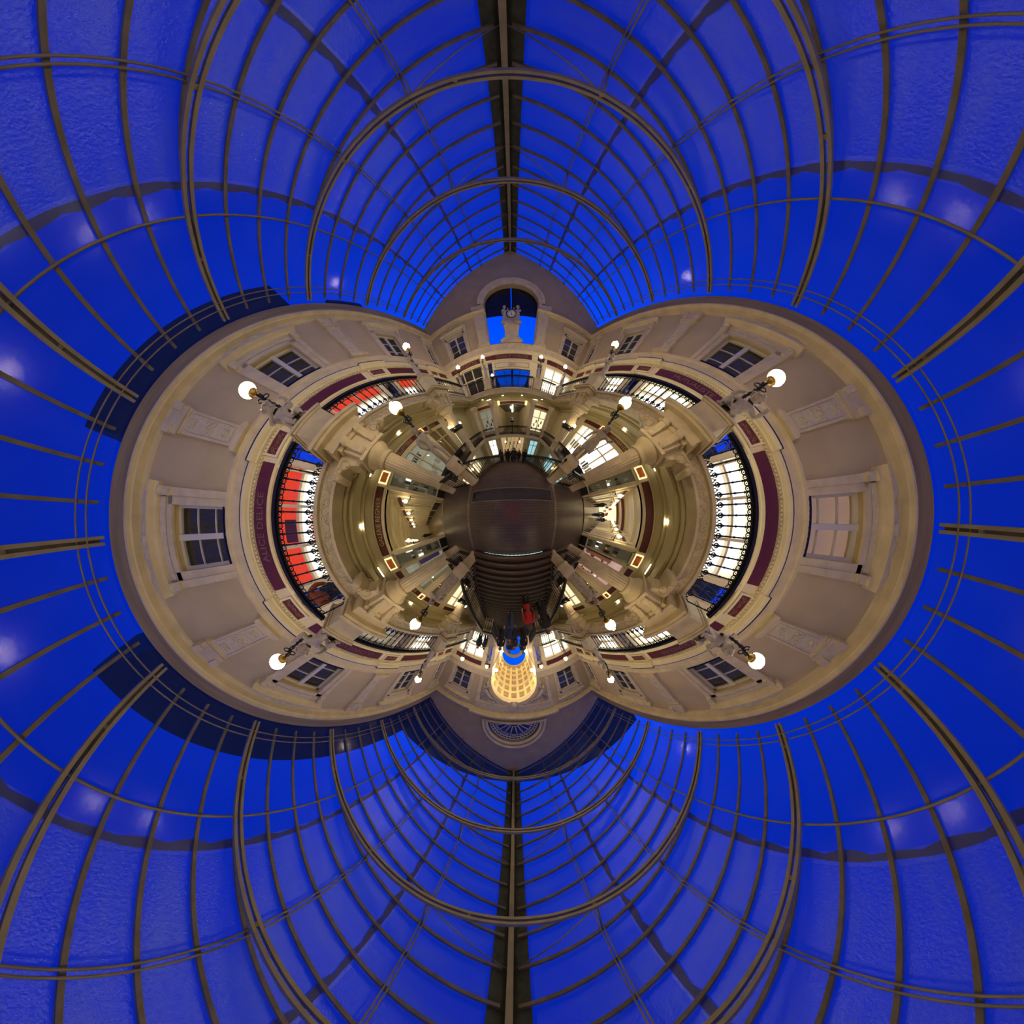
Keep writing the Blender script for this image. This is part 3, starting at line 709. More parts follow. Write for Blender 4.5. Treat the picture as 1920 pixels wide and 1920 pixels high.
for side, T, sx, d in SIDES:
    for a, b in SHOP:
        c = (a+b)/2; ks = min(UPS[side], key=lambda q: abs(q-c)); bay = min(BAY, key=lambda q: abs(q[1]-c))[0]
        if b-a < 2.2:                                        # corner bays
            e = 'clock' if c > 0 else 'coffered-arch'
            shopfront(T,a,b,4.8,7.84,1,[6.95],'warm_lit',.45,T(c,4.8,0),'narrow upper shop window in the %s-end corner of the %s wall' % (e, side),None,'cream',.45)
            sign(T,a+.05,b-.05,8.02,8.42,None,d,'blank burgundy board over the narrow corner shop, %s wall by the %s end' % (side, e))
            continue
        lit, top, txt, look = UPS[side][ks]
        shopfront(T,a,b,4.8,7.84,3,[6.95],lit,.5,T(c,4.8,0),'%s upper shopfront on the %s wall %s' % (look, side, bay),top,'cream',.35,grp='upper gallery shopfronts')
        sign(T,a+.08,b-.08,8.03,8.43,txt,d,('burgundy sign board with faint letters on the upper %s wall %s' if txt else 'plain burgundy sign board on the upper %s wall %s') % (side, bay),letter='faded' if txt != 'MUTUALISTE' else 'gold_dim',th=.2,tw=2.3,grp='upper burgundy sign boards')
    for k, (a, b) in enumerate(MIR):
        mirror(T,a,b,4.85,7.88,'tall mirror panel reflecting the roof on the %s wall, %s' % (side, POS[k]))
        r = thing('ornament_panel','small burgundy scroll panel above a mirror on the %s wall, %s' % (side, POS[k]),'panel',T((a+b)/2,8.05,0),0,'burgundy scroll panels')
        m = MB(T); m.box(a,b,8.1,8.42,.0,.02); m.build('scroll_board', M['red_orn'], r)
        m = MB(T); orn(m,(a+b)/2,8.26,(b-a)*.5,.02); m.build('gilt_scrolls', M['gold_dim'], r)
        m = MB(T); m.holes(a-.06,b+.06,8.02,8.455,[(a,b,8.1,8.42)],0,.05); m.build('frame', M['cream'], r)
    for b in BL:
        m = MB(T)
        for u in (b-.62,b+.52): m.box(u,u+.1,4.78,7.86,0,.07)
        struct('trim_%d' % (10+int(b*3)+(100 if sx > 0 else 0)), m, M['cream'])
# goods and film graphics behind the bright upper windows
def poster(T, u, v, wd, h, matn, label, wv=-.3, cat='poster', grp=None):
    o = MB(T).box(u-wd/2,u+wd/2,v-h/2,v+h/2,wv,wv+.015).build('shop_poster', M[matn]); return tag(o, label, cat, grp)
poster(FL, -.45, 6.05, .95, 1.3, 'pink_lit', 'large pink photo poster in the middle light of the orange left shop, level with the landing')
poster(FL, -1.55, 6.05, .9, 1.3, 'warm_lit', 'warm yellow poster in the light next to the pink poster, left orange shop')
o = MB(FL).box(-.85,-.2,7.1,7.5,-.11,-.1).build('window_sticker', M['red']); tag(o, 'purple-red script sticker on the orange film of the left shop, level with the landing', 'sticker')
poster(FR, -3.9, 7.2, .6, .4, 'yellow_panel', 'yellow and red flag poster in the right upper shop just beyond the landing')
o = MB(FR).box(-3.75,-3.45,7.15,7.45,-.28,-.27).build('shop_poster', M['orange_film']); tag(o, 'small red picture beside the yellow poster, right upper shop', 'poster')
# far wall shops, gallery opening
shopfront(FF,-5.5,-2.75,4.8,7.84,3,[6.75],'dark',.5,FF(-4.1,4.8,0),'dark unlit upper shopfront left of the clock gallery opening',None,'cream',.3)
shopfront(FF,3.05,5.75,4.8,7.84,3,[6.75],'warm_white',.5,FF(4.4,4.8,0),'brightly lit upper shopfront right of the clock gallery opening',None,'cream',.3)

sign(FF,-5.6,-2.75,8.03,8.43,'ANNOUZETTES',1,'burgundy sign board with worn lettering on the clock wall, left shop',letter='gold_dim',th=.24)
sign(FF,3.05,5.75,8.03,8.43,'LULLI',1,'burgundy sign board reading a short five-letter name on the clock wall, right shop',letter='gold_dim',th=.24,tw=1.2)
sign(FF,XF-1.68,XF+1.68,8.03,8.43,'GALERIE DE L\'HORLOGE',1,'long burgundy clock-gallery sign board over the central upper opening',letter='gold_dim',th=.24)
for a,b,l in ((-2.25,-1.65,'left'),(2.2,2.8,'right')):
    o = MB(FF).box(a,b,8.06,8.42,0,.02).build('ornament_panel', M['red_orn']); tag(o,'burgundy scroll panel just %s of the clock-gallery sign' % l,'panel')
    mirror(FF,-2.2 if l=='left' else 2.25,-1.72 if l=='left' else 2.75,4.9,7.9,'blue-tinted mirror panel just %s of the clock-gallery opening' % l, None)
r = thing('diamond_panel','cream panel with a diamond motif over the clock-gallery opening','panel',(XF,YF,7.1))
m = MB(FF); m.box(XF-1.66,XF+1.66,7.1,7.86,-.1,.01); m.build('board', M['cream'], r)
m = MB(FF)
def dia(m, cx, cz, a, b, wv=.02, t=.02):
    P = [(cx-a,cz),(cx,cz+b),(cx+a,cz),(cx,cz-b),(cx-a,cz)]
    m.tube([(x,z,wv) for x,z in P], t, 4)
dia(m,XF,7.48,.22,.16); dia(m,XF,7.48,.11,.08)
for s in (-1,1):
    m.tube([(XF+s*.12,7.68,.02),(XF+s*.38,7.48,.02),(XF+s*.12,7.28,.02)],.018,4)
    for z in (7.28,7.68): m.tube([(XF+s*.12,z,.02),(XF+s*1.5,z,.02)],.016,4)
    m.tube([(XF+s*1.5,7.28,.02),(XF+s*1.5,7.68,.02)],.016,4)
m.build('moulding', M['gold_dim'], r)
# gallery with its own little glass roof beyond the clock wall
gw = sroot('wall_clock_gallery')
m = MB(); m.box(XF-1.95,XF-1.8,YF+.3,27,4.7,7.3); m.box(XF+1.8,XF+1.95,YF+.3,27,4.7,7.3); m.box(XF-1.95,XF+1.95,27,27.2,4.7,9); m.build('side_walls', M['dark'], gw)
m = MB(); m.box(XF-1.8,XF+1.8,YF+.3,27,4.6,4.76); m.build('floor_slab', M['stone'], gw)
r = thing('gallery_skylight','small pitched skylight with slanting glazing bars beyond the clock wall','roof',(XF,YF+.4,7.3))
m = MB(); y = YF+.5
while y < 26.5:
    for s in (-1,1): m.tube([(XF+s*1.8,y,7.3),(XF,y,8.9)],.035,4)
    y += .55
m.box(XF-.12,XF+.12,YF+.4,27,8.8,8.95)
for s in (-1,1): m.tube([(XF+s*.9,YF+.4,8.1),(XF+s*.9,27,8.1)],.03,4)
m.build('glazing_bars', M['iron'], r)
m = MB()
for s in (-1,1): m.quad((XF+s*1.85,YF+.4,7.3),(XF,YF+.4,8.95),(XF,27,8.95),(XF+s*1.85,27,7.3))
m.build('glass', M['roof_glass'], r)
# dark netting hung in the clock arch, open slit in the middle
r = thing('arch_screen','dark netting screen hung in the top of the clock arch, slit in the middle','screen',(XF,YF+.3,11.85))
m = MB(FF)
for s in (-1,1): m.add([(XF+s*.03,11.78,-.34),(XF+s*1.75,11.85,-.34),(XF+s*1.75,14.1,-.34),(XF+s*.03,14.1,-.34)],[(0,1,2,3)])
m.build('netting', M['black'], r)
m = MB(FF); m.tube([(XF-1.75,11.83,-.33),(XF+1.75,11.83,-.33)],.02,5); m.tube([(XF-1.75,12.6,-.33),(XF+1.75,12.6,-.33)],.015,5)
m.build('wire', M['dark'], r)
# near wall shops
shopfront(FN,-5.6,-2.95,4.8,7.84,3,[6.75],'warm_white',.5,FN(-4.3,4.8,0),'cream lit upper shopfront left of the coffered arch',None,'cream',.3)
shopfront(FN,2.95,5.6,4.8,7.84,3,[6.75],'warm_white',.5,FN(4.3,4.8,0),'cream lit upper shopfront right of the coffered arch',None,'cream',.3)
for a,b,l in ((-5.6,-2.95,'left'),(2.95,5.6,'right')): sign(FN,a,b,8.03,8.43,None,-1,'plain burgundy sign board beside the coffered arch, %s' % l)
for s, l in ((-1,'left'),(1,'right')):
    a, b = sorted((s*2.1,s*2.6)); mirror(FN,a,b,4.9,7.9,'blue mirror panel just %s of the coffered arch' % l, None)
    o = MB(FN).box(a,b,8.06,8.42,0,.02).build('ornament_panel', M['red_orn']); tag(o,'burgundy scroll panel just %s of the coffered arch' % l,'panel')
# ================================================================= COFFERED BARREL VAULT, LUNETTE, CLOCK GROUP
v = thing('coffered_vault','golden lit barrel vault with square coffers over the top of the stairs','vault',(0,YN,9.28))
R = 1.85; yA, yB = YN-.35, -20.3
NA, NY = 9, 6
def vp(a, y, r): return (r*cos(a), y, 9.28+r*sin(a))
m = MB(); seg = 8
def patch(a0, a1, y0, y1, r):
    vs = []; n = 3
    for i in range(n+1):
        a = a0+(a1-a0)*i/n; vs += [vp(a,y0,r), vp(a,y1,r)]
    m.add(vs, [(2*i,2*i+1,2*i+3,2*i+2) for i in range(n)])
cof = MB()
for i in range(NA):
    a0 = pi*i/NA; a1 = pi*(i+1)/NA; da = (a1-a0)*.17
    for j in range(NY):
        y0 = yA+(yB-yA)*j/NY; y1 = yA+(yB-yA)*(j+1)/NY; dy = (y1-y0)*.16
        patch(a0,a0+da,y0,y1,R); patch(a1-da,a1,y0,y1,R); patch(a0+da,a1-da,y0,y0+dy,R); patch(a0+da,a1-da,y1-dy,y1,R)
        mm = m; m = cof
        patch(a0+da,a1-da,y0+dy,y1-dy,R+.14)
        m = mm
        A0, A1, Y0, Y1 = a0+da, a1-da, y0+dy, y1-dy
        for (p, q) in (((A0,Y0),(A0,Y1)),((A1,Y0),(A1,Y1)),((A0,Y0),(A1,Y0)),((A0,Y1),(A1,Y1))):
            m.add([vp(p[0],p[1],R),vp(q[0],q[1],R),vp(q[0],q[1],R+.14),vp(p[0],p[1],R+.14)],[(0,1,2,3)])
        ac, yc = (A0+A1)/2, (Y0+Y1)/2; c = Vector(vp(ac,yc,R+.12)); tx = Vector((-sin(ac),0,cos(ac)))
        cof.ring(c,.13,.028,tx,(0,1,0),8,4); cof.ring(c,.05,.03,tx,(0,1,0),6,4)
m.build('ribs', M['vault'] if 'vault' in M else M['cream'], v)
cof.build('coffers', M['carve'] , v)
m = MB()
for s in (-1,1):
    m.box(min(s*1.85,s*2.0),max(s*1.85,s*2.0),yB,yA,4.76,9.28); m.box(min(s*1.78,s*1.85),max(s*1.78,s*1.85),yB,yA,9.16,9.28); m.box(min(s*1.8,s*1.85),max(s*1.8,s*1.85),yB,yA,8.2,8.35)
m.build('side_wall', M['cream'], v)
def rimwall(y, r0, cz, name, lab):
    T = lambda u,v_,w_: (u, y-w_, v_)
    o = arch_wall(T, 0, cz, r0, r0, 2.6, 4.76, 4.76, (lambda x: 12.6) if y > -21 else (lambda x, q=r0+.42, cz=cz: cz+math.sqrt(max(.0,q*q-min(abs(x),q)**2))), 0).build(name, M['plaster']); o['kind'] = 'structure'
rimwall(-20.4, 1.62, 9.3, 'wall_passage', '')
rimwall(-23.6, 1.5, 9.15, 'wall_passage_inner', '')
rimwall(-27.5, 1.45, 8.9, 'wall_passage_end', '')
m = MB()
for s in (-1,1): m.box(min(s*2.1,s*2.3),max(s*2.1,s*2.3),-34,-20.4,4.7,9.6)
m.box(-2.3,2.3,-34.2,-34,4.7,10.2); struct('wall_passage_sides', m, M['plaster'])
m = MB(); m.box(-2.3,2.3,-34,-20.2,4.6,4.76); struct('floor_passage', m, M['stone'])
for s, l in ((-1,'left'),(1,'right')):                       # lamps at the springing of the vault
    for y, l2 in ((YN-.6,'front'),(-19.6,'back')):
        r = thing('wall_lamp','small bright globe at the %s springing of the coffered vault, %s end' % (l, l2),'lamp',(s*1.7,y,8.75))
        MB().sphere((s*1.6,y,8.8),.12,10,7).build('globe', M['vault_lamp'], r); MB().tube([(s*1.85,y,8.6),(s*1.7,y,8.58),(s*1.6,y,8.68)],.025,6).build('arm', M['brass'], r)
# lunette with white tracery
r = thing('lunette','half-round fanlight with white scrolled tracery in the gable over the coffered arch','window',(0,YN,12.75))
T = FN; m = MB(T); n = 24
m.add([(1.75*cos(pi*i/n),12.75+1.5*sin(pi*i/n),-.2) for i in range(n+1)]+[(0,12.75,-.2)],[(i,i+1,n+1) for i in range(n)]); m.build('glass', M['lun_glass'], r)
m = MB(T)
for r0, wv in ((1.75,.06),(2.0,.1)):
    rz0 = r0-.25
    m.tube([(r0*cos(pi*i/n),12.75+rz0*sin(pi*i/n),wv) for i in range(n+1)], .09, 6)
m.tube([(-2.1,12.7,.1),(2.1,12.7,.1)],.09,6)
m.add([(rr*cos(pi*i/n),12.75+(rr-.25)*sin(pi*i/n),.03) for rr in (1.72,2.05) for i in range(n+1)],[(i,i+1,n+2+i,n+1+i) for i in range(n)])
m.build('frame', M['stone'], r)
m = MB(T)
for i in range(10):
    a = pi*(i)/9
    if i not in (0,9): m.tube([(.45*cos(a),12.75+.38*sin(a),-.14),(1.3*cos(a),12.75+1.12*sin(a),-.14)],.035,5)
for k in range(22):
    a = pi*(k+.5)/22; m.ring((1.5*cos(a),12.75+1.28*sin(a),-.14),.085,.024,(1,0,0),(0,1,0),9,4)
for rr in (.45,1.38,1.62): m.tube([(rr*cos(pi*i/n),12.75+rr*.86*sin(pi*i/n),-.14) for i in range(n+1)],.022,4)
for k in range(9):
    a = pi*(k+.5)/9
    for q in (-.06,.06): m.ring((1.22*cos(a+q),12.75+1.05*sin(a+q),-.14),.06,.02,(1,0,0),(0,1,0),8,4)
m.build('tracery', M['white_paint'], r)
# spandrel figures in relief either side of the arch
for s, l in ((-1,'left'),(1,'right')):
    r = thing('relief_figure','reclining stone relief figure in the %s spandrel of the coffered arch' % l,'relief',(s*2.0,YN,10.6))
    m = MB(FN); P = [(s*2.3,9.9,.08),(s*2.2,10.3,.1),(s*1.95,10.65,.12),(s*1.6,10.95,.12)]
    m.tube(P,[.1,.16,.15,.1],8); m.sphere((s*1.45,11.12,.14),.12,10,7); m.tube([(s*1.75,10.85,.14),(s*1.35,10.9,.16),(s*1.05,11.15,.16)],[.07,.06,.04],6)
    m.tube([(s*2.25,10.2,.14),(s*2.0,9.95,.16),(s*2.1,9.5,.14)],[.11,.09,.06],6); m.tube([(s*2.1,10.5,.1),(s*2.35,10.75,.1),(s*2.4,11.1,.08)],[.08,.1,.05],6)
    m.build('figure', M['marble'], r)
# ================================================================= FIGURES (skinned skeletons)
def skin(joints, edges, radii, root, sub=2):
    joints = {k: v for k, v in joints.items() if k != 'face'}; names = list(joints); idx = {n: i for i, n in enumerate(names)}
    me = bpy.data.meshes.new('sk'); me.from_pydata([joints[n] for n in names], [(idx[a], idx[b]) for a, b in edges], []); me.update()
    ob = bpy.data.objects.new('sk', me); C.objects.link(ob)
    sm = ob.modifiers.new('s', 'SKIN'); sm.use_smooth_shade = True; sm.branch_smoothing = .6
    for n, i in idx.items():
        d = me.skin_vertices[0].data[i]; r = radii[n]; d.radius = r if isinstance(r, tuple) else (r, r); d.use_root = (n == root)
    sb = ob.modifiers.new('b', 'SUBSURF'); sb.levels = sub; sb.render_levels = sub
    dg = bpy.context.evaluated_depsgraph_get(); dg.update()
    m2 = bpy.data.meshes.new_from_object(ob.evaluated_get(dg))
    vs = [tuple(v.co) for v in m2.vertices]; fs = [tuple(p.vertices) for p in m2.polygons]
    bpy.data.objects.remove(ob); bpy.data.meshes.remove(me); bpy.data.meshes.remove(m2)
    return vs, fs
BASE = dict(pel=(0,0,.53), wst=(0,.005,.63), che=(0,0,.74), nkb=(0,.01,.825), nek=(0,0,.86), hd=(0,-.012,.905), top=(0,-.005,.955))
for s, q in ((-1,'l'),(1,'r')):
    BASE.update({'shoulder_'+q:(s*.10,.005,.80), 'elbow_'+q:(s*.135,.015,.64), 'wrist_'+q:(s*.145,-.035,.50), 'hand_'+q:(s*.147,-.05,.455),
                 'hip_'+q:(s*.05,0,.50), 'knee_'+q:(s*.058,-.012,.28), 'ankle_'+q:(s*.06,.015,.05), 'toe_'+q:(s*.07,-.085,.02)})
EDG = [('pel','wst'),('wst','che'),('che','nkb'),('nkb','nek'),('nek','hd'),('hd','top')]
for q in 'lr': EDG += [('che','shoulder_'+q),('shoulder_'+q,'elbow_'+q),('elbow_'+q,'wrist_'+q),('wrist_'+q,'hand_'+q),('pel','hip_'+q),('hip_'+q,'knee_'+q),('knee_'+q,'ankle_'+q),('ankle_'+q,'toe_'+q)]
RAD = dict(pel=(.085,.065), wst=(.072,.055), che=(.095,.065), nkb=.045, nek=.033, hd=(.052,.06), top=(.04,.048))
for q in 'lr': RAD.update({'shoulder_'+q:.042,'elbow_'+q:.028,'wrist_'+q:.02,'hand_'+q:(.024,.014),'hip_'+q:.062,'knee_'+q:.042,'ankle_'+q:.026,'toe_'+q:(.027,.018)})
def body(h, pose=None, rad=None, head=1.0):
    """one continuous mesh: skinned body, with face and five-fingered hands merged in"""
    J = dict(BASE); J.update(pose or {}); R_ = dict(RAD); R_.update(rad or {})
    if head != 1.0:
        n = Vector(J['nek'])
        for k in ('hd','top'): J[k] = tuple(n+(Vector(J[k])-n)*head); R_[k] = tuple(x*head for x in R_[k])
    vs, fs = skin(J, EDG, R_, 'pel'); m = MB(); m.add(vs, fs, True)
    H_ = Vector(J['hd']); up = (Vector(J['top'])-H_).normalized(); f = Vector(J.get('face', (0,-1,0))).normalized(); f = (f-up*f.dot(up)).normalized(); sd = f.cross(up)
    fr = R_['hd'][1]*.93
    for s in (-1,1):                                          # eyes, ears
        m.sphere(H_+f*fr*.9+sd*s*.019*head+up*.012*head, .0075*head, 6, 4); m.sphere(H_+sd*s*R_['hd'][0]*.97, .013*head, 6, 4, (.6,1,1.4))
        m.tube([H_+f*fr*.98+sd*s*.032*head+up*.022*head, H_+f*fr*1.02+sd*s*.008*head+up*.024*head], .005*head, 5)
    m.tube([H_+f*fr*.98+up*.02*head, H_+f*fr*1.2-up*.008*head, H_+f*fr*1.0-up*.014*head], [.005*head,.010*head,.006*head], 6)
    m.tube([H_+f*fr*.93-sd*.016*head-up*.03*head, H_+f*fr*1.03-up*.028*head, H_+f*fr*.93+sd*.016*head-up*.03*head], .005*head, 5)
    m.sphere(H_+f*fr*.78-up*.052*head, .017*head, 7, 5)
    for q in 'lr':                                            # fingers
        w_ = Vector(J['wrist_'+q]); a = Vector(J['hand_'+q]); d = (a-w_).normalized(); c = d.cross(f)
        if c.length < .1: c = d.cross(sd)
        c.normalize(); nn = c.cross(d)
        for i in range(4):
            o_ = a+c*(i-1.5)*.0105; L = (.040,.047,.044,.034)[i]
            m.tube([o_-d*.01, o_+d*L*.55+nn*.004, o_+d*L*.9-nn*.012], [.0062,.0056,.0042], 5)
        tb = a-d*.025+c*.016*(1 if q == 'l' else -1)
        m.tube([tb, tb+c*.014*(1 if q == 'l' else -1)+d*.018, tb+c*.014*(1 if q == 'l' else -1)+d*.042], [.007,.0065,.005], 5)
    m.v = [(x*h, y*h, z*h) for x, y, z in m.v]
    return m, J
def drape(J, h, top='wst', hem=.03, flare=1.25, n=22, tops=None):
    """folded cloth hung from a body joint down to the hem"""
    m = MB(); a = Vector(J[top]); hipx = abs(J['hip_r'][0]-J['hip_l'][0])/2
    lv = [(0,.085,.068),(.25,.10,.085),(.55,.105*flare,.095*flare),(.8,.11*flare,.10*flare),(1,.115*flare,.105*flare)]
    vs = []; fs = []
    for t, rx, ry in lv:
        z = a.z+(hem-a.z)*t; cx = a.x+((J['ankle_l'][0]+J['ankle_r'][0])/2-a.x)*t; cy_ = a.y+((J['ankle_l'][1]+J['ankle_r'][1])/2-a.y)*t
        for i in range(n):
            q = 2*pi*i/n; k = 1+(.10*t+.03)*(1 if i % 2 else -1)*(.6+.4*sin(3*q))
            vs.append(((cx+rx*cos(q)*k)*h, (cy_+ry*sin(q)*k)*h, z*h))
    for j in range(len(lv)-1):
        for i in range(n): fs.append((j*n+i, j*n+(i+1)%n, (j+1)*n+(i+1)%n, (j+1)*n+i))
    return m.add(vs, fs, True)
def hair(J, h, long=0, curly=0, head=1.0, seed=1):
    m = MB(); c = Vector(J['hd']); up = (Vector(J['top'])-c).normalized(); n = Vector(J['nek']); c = n+(c-n)*head
    f = Vector(J.get('face',(0,-1,0))).normalized()
    m.sphere((c+up*.018*head-f*.012*head)*h, .066*head*h, 12, 8, (.92,1.02,1.0))
    if long: m.tube([(c-f*.045+up*.02)*h,(c-f*.062-up*.05)*h,(c-f*.05-up*.12)*h],[.05*h,.045*h,.02*h],8)
    if curly:
        rr = random.Random(seed)
        for i in range(26):
            a = rr.uniform(0,2*pi); e_ = rr.uniform(.0,1.2); d = Vector((cos(a)*cos(e_), sin(a)*cos(e_), sin(e_)))
            if d.dot(f) > .55 and e_ < .6: continue
            m.sphere((c+up*.015*head+d*.06*head)*h, .018*head*h, 6, 4)
    return m
# ================================================================= IRON RAILINGS
def bal_mesh(hh):
    m = MB(); r = .0165
    m.lathe([(r*1.5,0),(r*1.5,.03),(r*2.3,.06),(r*1.2,.09),(r,.12),(r*1.9,.2),(r*1.1,.26),(r*.95,hh*.55),(r*1.6,hh*.58),(r*.95,hh*.62),(r*.9,hh-.17),(r*1.6,hh-.15),(r*.9,hh-.13),(r*.9,hh)], n=7)
    for s in (-1,1):                                          # leafy foot
        m.tube([(0,0,.1),(s*.035,0,.13),(s*.05,0,.18),(s*.03,0,.22)],[.012,.014,.014,.006],5)
        m.tube([(0,0,.22),(s*.03,0,.2),(s*.05,0,.16)],[.01,.012,.01],5)
    m.sphere((0,0,.17),.028,7,5)
    me = bpy.data.meshes.new('baluster'); me.from_pydata(m.v, [], m.f); me.polygons.foreach_set('use_smooth', m.sm); me.materials.append(M['iron']); return me
BALM = bal_mesh(.9)
def scroll(m, x, z, y=0, R=.046):
    for s in (-1,1):
        m.ring((x+s*R*1.05,y,z),R,.0135,(1,0,0),(0,0,1),9,4,.6 if s > 0 else 2.5,.6+5.4 if s > 0 else 2.5+5.4); m.sphere((x+s*R*1.05,y,z),.014,5,4)
    m.sphere((x,y,z+R*.5),.014,5,4)
def railing(p0, p1, label, n=None, slope=0.0, group='gallery railings', name='railing', hgt=1.0, foot=True, posts=False, plate=False):
    """iron railing from p0 to p1 (xyz at the feet); parts in the thing's own frame"""
    a = Vector(p0); b = Vector(p1); a.x = bent(a.x,a.y); b.x = bent(b.x,b.y); L = hypot(b.x-a.x, b.y-a.y); rz = math.atan2(b.y-a.y, b.x-a.x); dz = b.z-a.z
    r = thing(name, label, 'railing', p0, rz, group); k = dz/L
    def bar(z, hw, hh, nm):
        m = MB(); m.add([(0,-hw,z-hh),(0,hw,z-hh),(L,hw,z-hh+dz),(L,-hw,z-hh+dz),(0,-hw,z+hh),(0,hw,z+hh),(L,hw,z+hh+dz),(L,-hw,z+hh+dz)],[(0,3,2,1),(4,5,6,7),(0,1,5,4),(1,2,6,5),(2,3,7,6),(3,0,4,7)])
        o = m.build(nm, M['iron'], r, world=False); return o
    bar(hgt, .055, .036, 'handrail'); bar(hgt-.05, .012, .012, 'top_bar'); bar(.05, .014, .014, 'bottom_bar')
    n = n or max(2, int(round(L/.207)))
    for i in range(n):
        x = L*(i+.5)/n; inst('baluster', BALM, None, r, (x,0,.04+k*x), (0,0,0), (1,1,(hgt-.08)/.9))
    m = MB()
    for i in range(n): 
        x = L*(i+.5)/n+L/n*.5
        if i < n-1: scroll(m, x, hgt-.115+k*x)
    m.build('scrollwork', M['iron'], r, world=False)
    if foot:
        m = MB()
        for i in range(n-1):
            x = L*(i+1)/n; m.ring((x,0,.12+k*x),.042,.013,(1,0,0),(0,0,1),8,4); m.sphere((x,0,.19+k*x),.022,5,4)
        m.build('foot_rosettes', M['iron'], r, world=False)
    return r
XR = 4.17
for s, l in ((-1,'left'),(1,'right')):
    for k in range(5):
        b1, b0 = BL[k], BL[k+1]
        railing((s*XR,b0+.42,ZB+.03),(s*XR,b1-.42,ZB+.03),'black iron railing of the %s upper gallery %s' % (l, BAY[k][0]))
    railing((s*XR-s*.32,yF+.03,ZB+.03),(s*2.45+ (XF*.0),yF+.03,ZB+.03),'short upper railing across the clock end, %s of its middle span' % l)
    railing((s*XR-s*.32,yN-.03,ZB+.03),(s*2.4,yN-.03,ZB+.03),'short upper railing across the coffered-arch end, %s side' % l)
railing((-1.75,yF+.03,ZB+.03),(1.75,yF+.03,ZB+.03),'middle upper railing at the clock end, under the clock-gallery opening')
# middle level guards
for s, l in ((-1,'left'),(1,'right')):
    railing((s*2.35,1.5,0),(s*3.75,1.62,0),'short black guard between the %s clock-side statue pedestal and its column' % l, name='guard_rail', group='landing guards')
    railing((s*2.4,-2.42,0),(s*3.75,-2.6,0),'short black guard between the %s stair-side statue pedestal and its column' % l, name='guard_rail', group='landing guards')
    for (y0_, y1_, t) in ((2.1,5.95,'beside the descending stairs'),(6.7,10.2,'near the clock end')):
        railing((s*4.0,y0_,0),(s*4.0,y1_,0),'middle-level railing along the %s walk %s' % (l, t), name='guard_rail', group='middle walk railings')
    for (y0_, y1_, t) in ((-6.95,-3.1,'beside the rising stairs'),(-11.4,-7.7,'behind the rising stairs')):
        railing((s*4.0,y0_,0),(s*4.0,y1_,0),'middle-level railing along the %s walk %s' % (l, t), name='guard_rail', group='middle walk railings')
    railing((s*3.75,10.3,0),(s*2.3,10.3,0),'short middle-level railing at the clock end, %s span' % l, name='guard_rail', group='middle walk railings')
railing((-1.75,10.3,0),(1.75,10.3,0),'middle-level railing over the foot of the descending stairs', name='guard_rail', group='middle walk railings')
# ================================================================= STAIRS
def flight(name, label, xw, y0_, dy, z0_, dz, n, treadm, riserm, cheek=None):
    r = thing(name, label, 'stairs', (0,y0_,z0_)); 
    for i in range(n):
        ya, yb = y0_+dy*i, y0_+dy*(i+1); z = z0_+dz*(i+1) if dz > 0 else z0_+dz*(i+1)
        e_ = -.03 if dy > 0 else .03
        o = MB().box(-xw,xw,min(ya-e_*-1,yb),max(ya+ (0 if dy>0 else .035),yb),z-.035,z).build('tread', treadm, r)
        if dz > 0: MB().box(-xw,xw,min(ya,ya+.02),max(ya,ya+.02),z-dz,z-.035).build('riser', riserm, r)
        else: MB().box(-xw,xw,min(ya,ya+.02),max(ya,ya+.02),z+.0,z-dz-.002).build('riser', riserm, r)
    for s in (-1,1):
        m = MB(); yend = y0_+dy*n; zend = z0_+dz*n
        m.prism([(y0_,z0_-.25),(yend,zend-.25),(yend,zend+.12),(y0_,z0_+.12)], s*xw, s*(xw+.08), 'x'); m.build('side_board', M['stair'], r)
    return r
NU = 17; DYU = -.347; DZU = .152
flight('rising_stairs','dark wooden stairs rising from the landing toward the coffered arch',1.98,-2.0,DYU,0,DZU,NU,M['stair'],M['riser'])
yT = -2.0+DYU*NU; zT = DZU*NU
NV = 14; DZV = (ZB-zT)/NV; DYV = -.345
flight('upper_stairs','narrower upper flight of dark stairs ending under the coffered arch',1.42,yT,DYV,zT,DZV,NV,M['stair'],M['riser'])
yTT = yT+DYV*NV
flight('descending_stairs','dark wooden stairs descending from the landing toward the clock end',1.72,1.8,.33,0,-.159,27,M['stair'],M['riser'])
for s, l in ((-1,'left'),(1,'right')):
    railing((s*2.03,-2.55,.28),(s*2.03,yT+.1,zT+.03),'sloping iron railing up the %s side of the rising stairs' % l, name='stair_railing', group='stair railings')
    railing((s*2.03,yT+.05,zT+.02),(s*1.5,yT-.02,zT+.02),'short return of iron railing where the rising stairs narrow, %s side' % l, name='stair_railing', group='stair railings')
    railing((s*1.5,yT-.05,zT+.05),(s*1.5,yTT,ZB),'sloping iron railing up the %s side of the narrow upper flight' % l, name='stair_railing', group='stair railings')
    m = MB(); m.prism([(yT,zT-.9),(yTT,ZB-.9),(yTT,ZB+.2),(yT,zT+.2)], s*1.5, s*1.72, 'x'); r = tag(m.build('stair_cheek', M['stone']), 'grey stone cheek wall on the %s of the narrow upper flight' % l, 'wall')
    railing((s*1.80,1.8,-.05),(s*1.80,10.45,-4.2),'sloping iron railing down the %s side of the descending stairs' % l, name='stair_railing', group='stair railings')
r = thing('newel_post','slim black newel with ball top at the left head of the descending stairs','post',(-1.80,1.72,0))
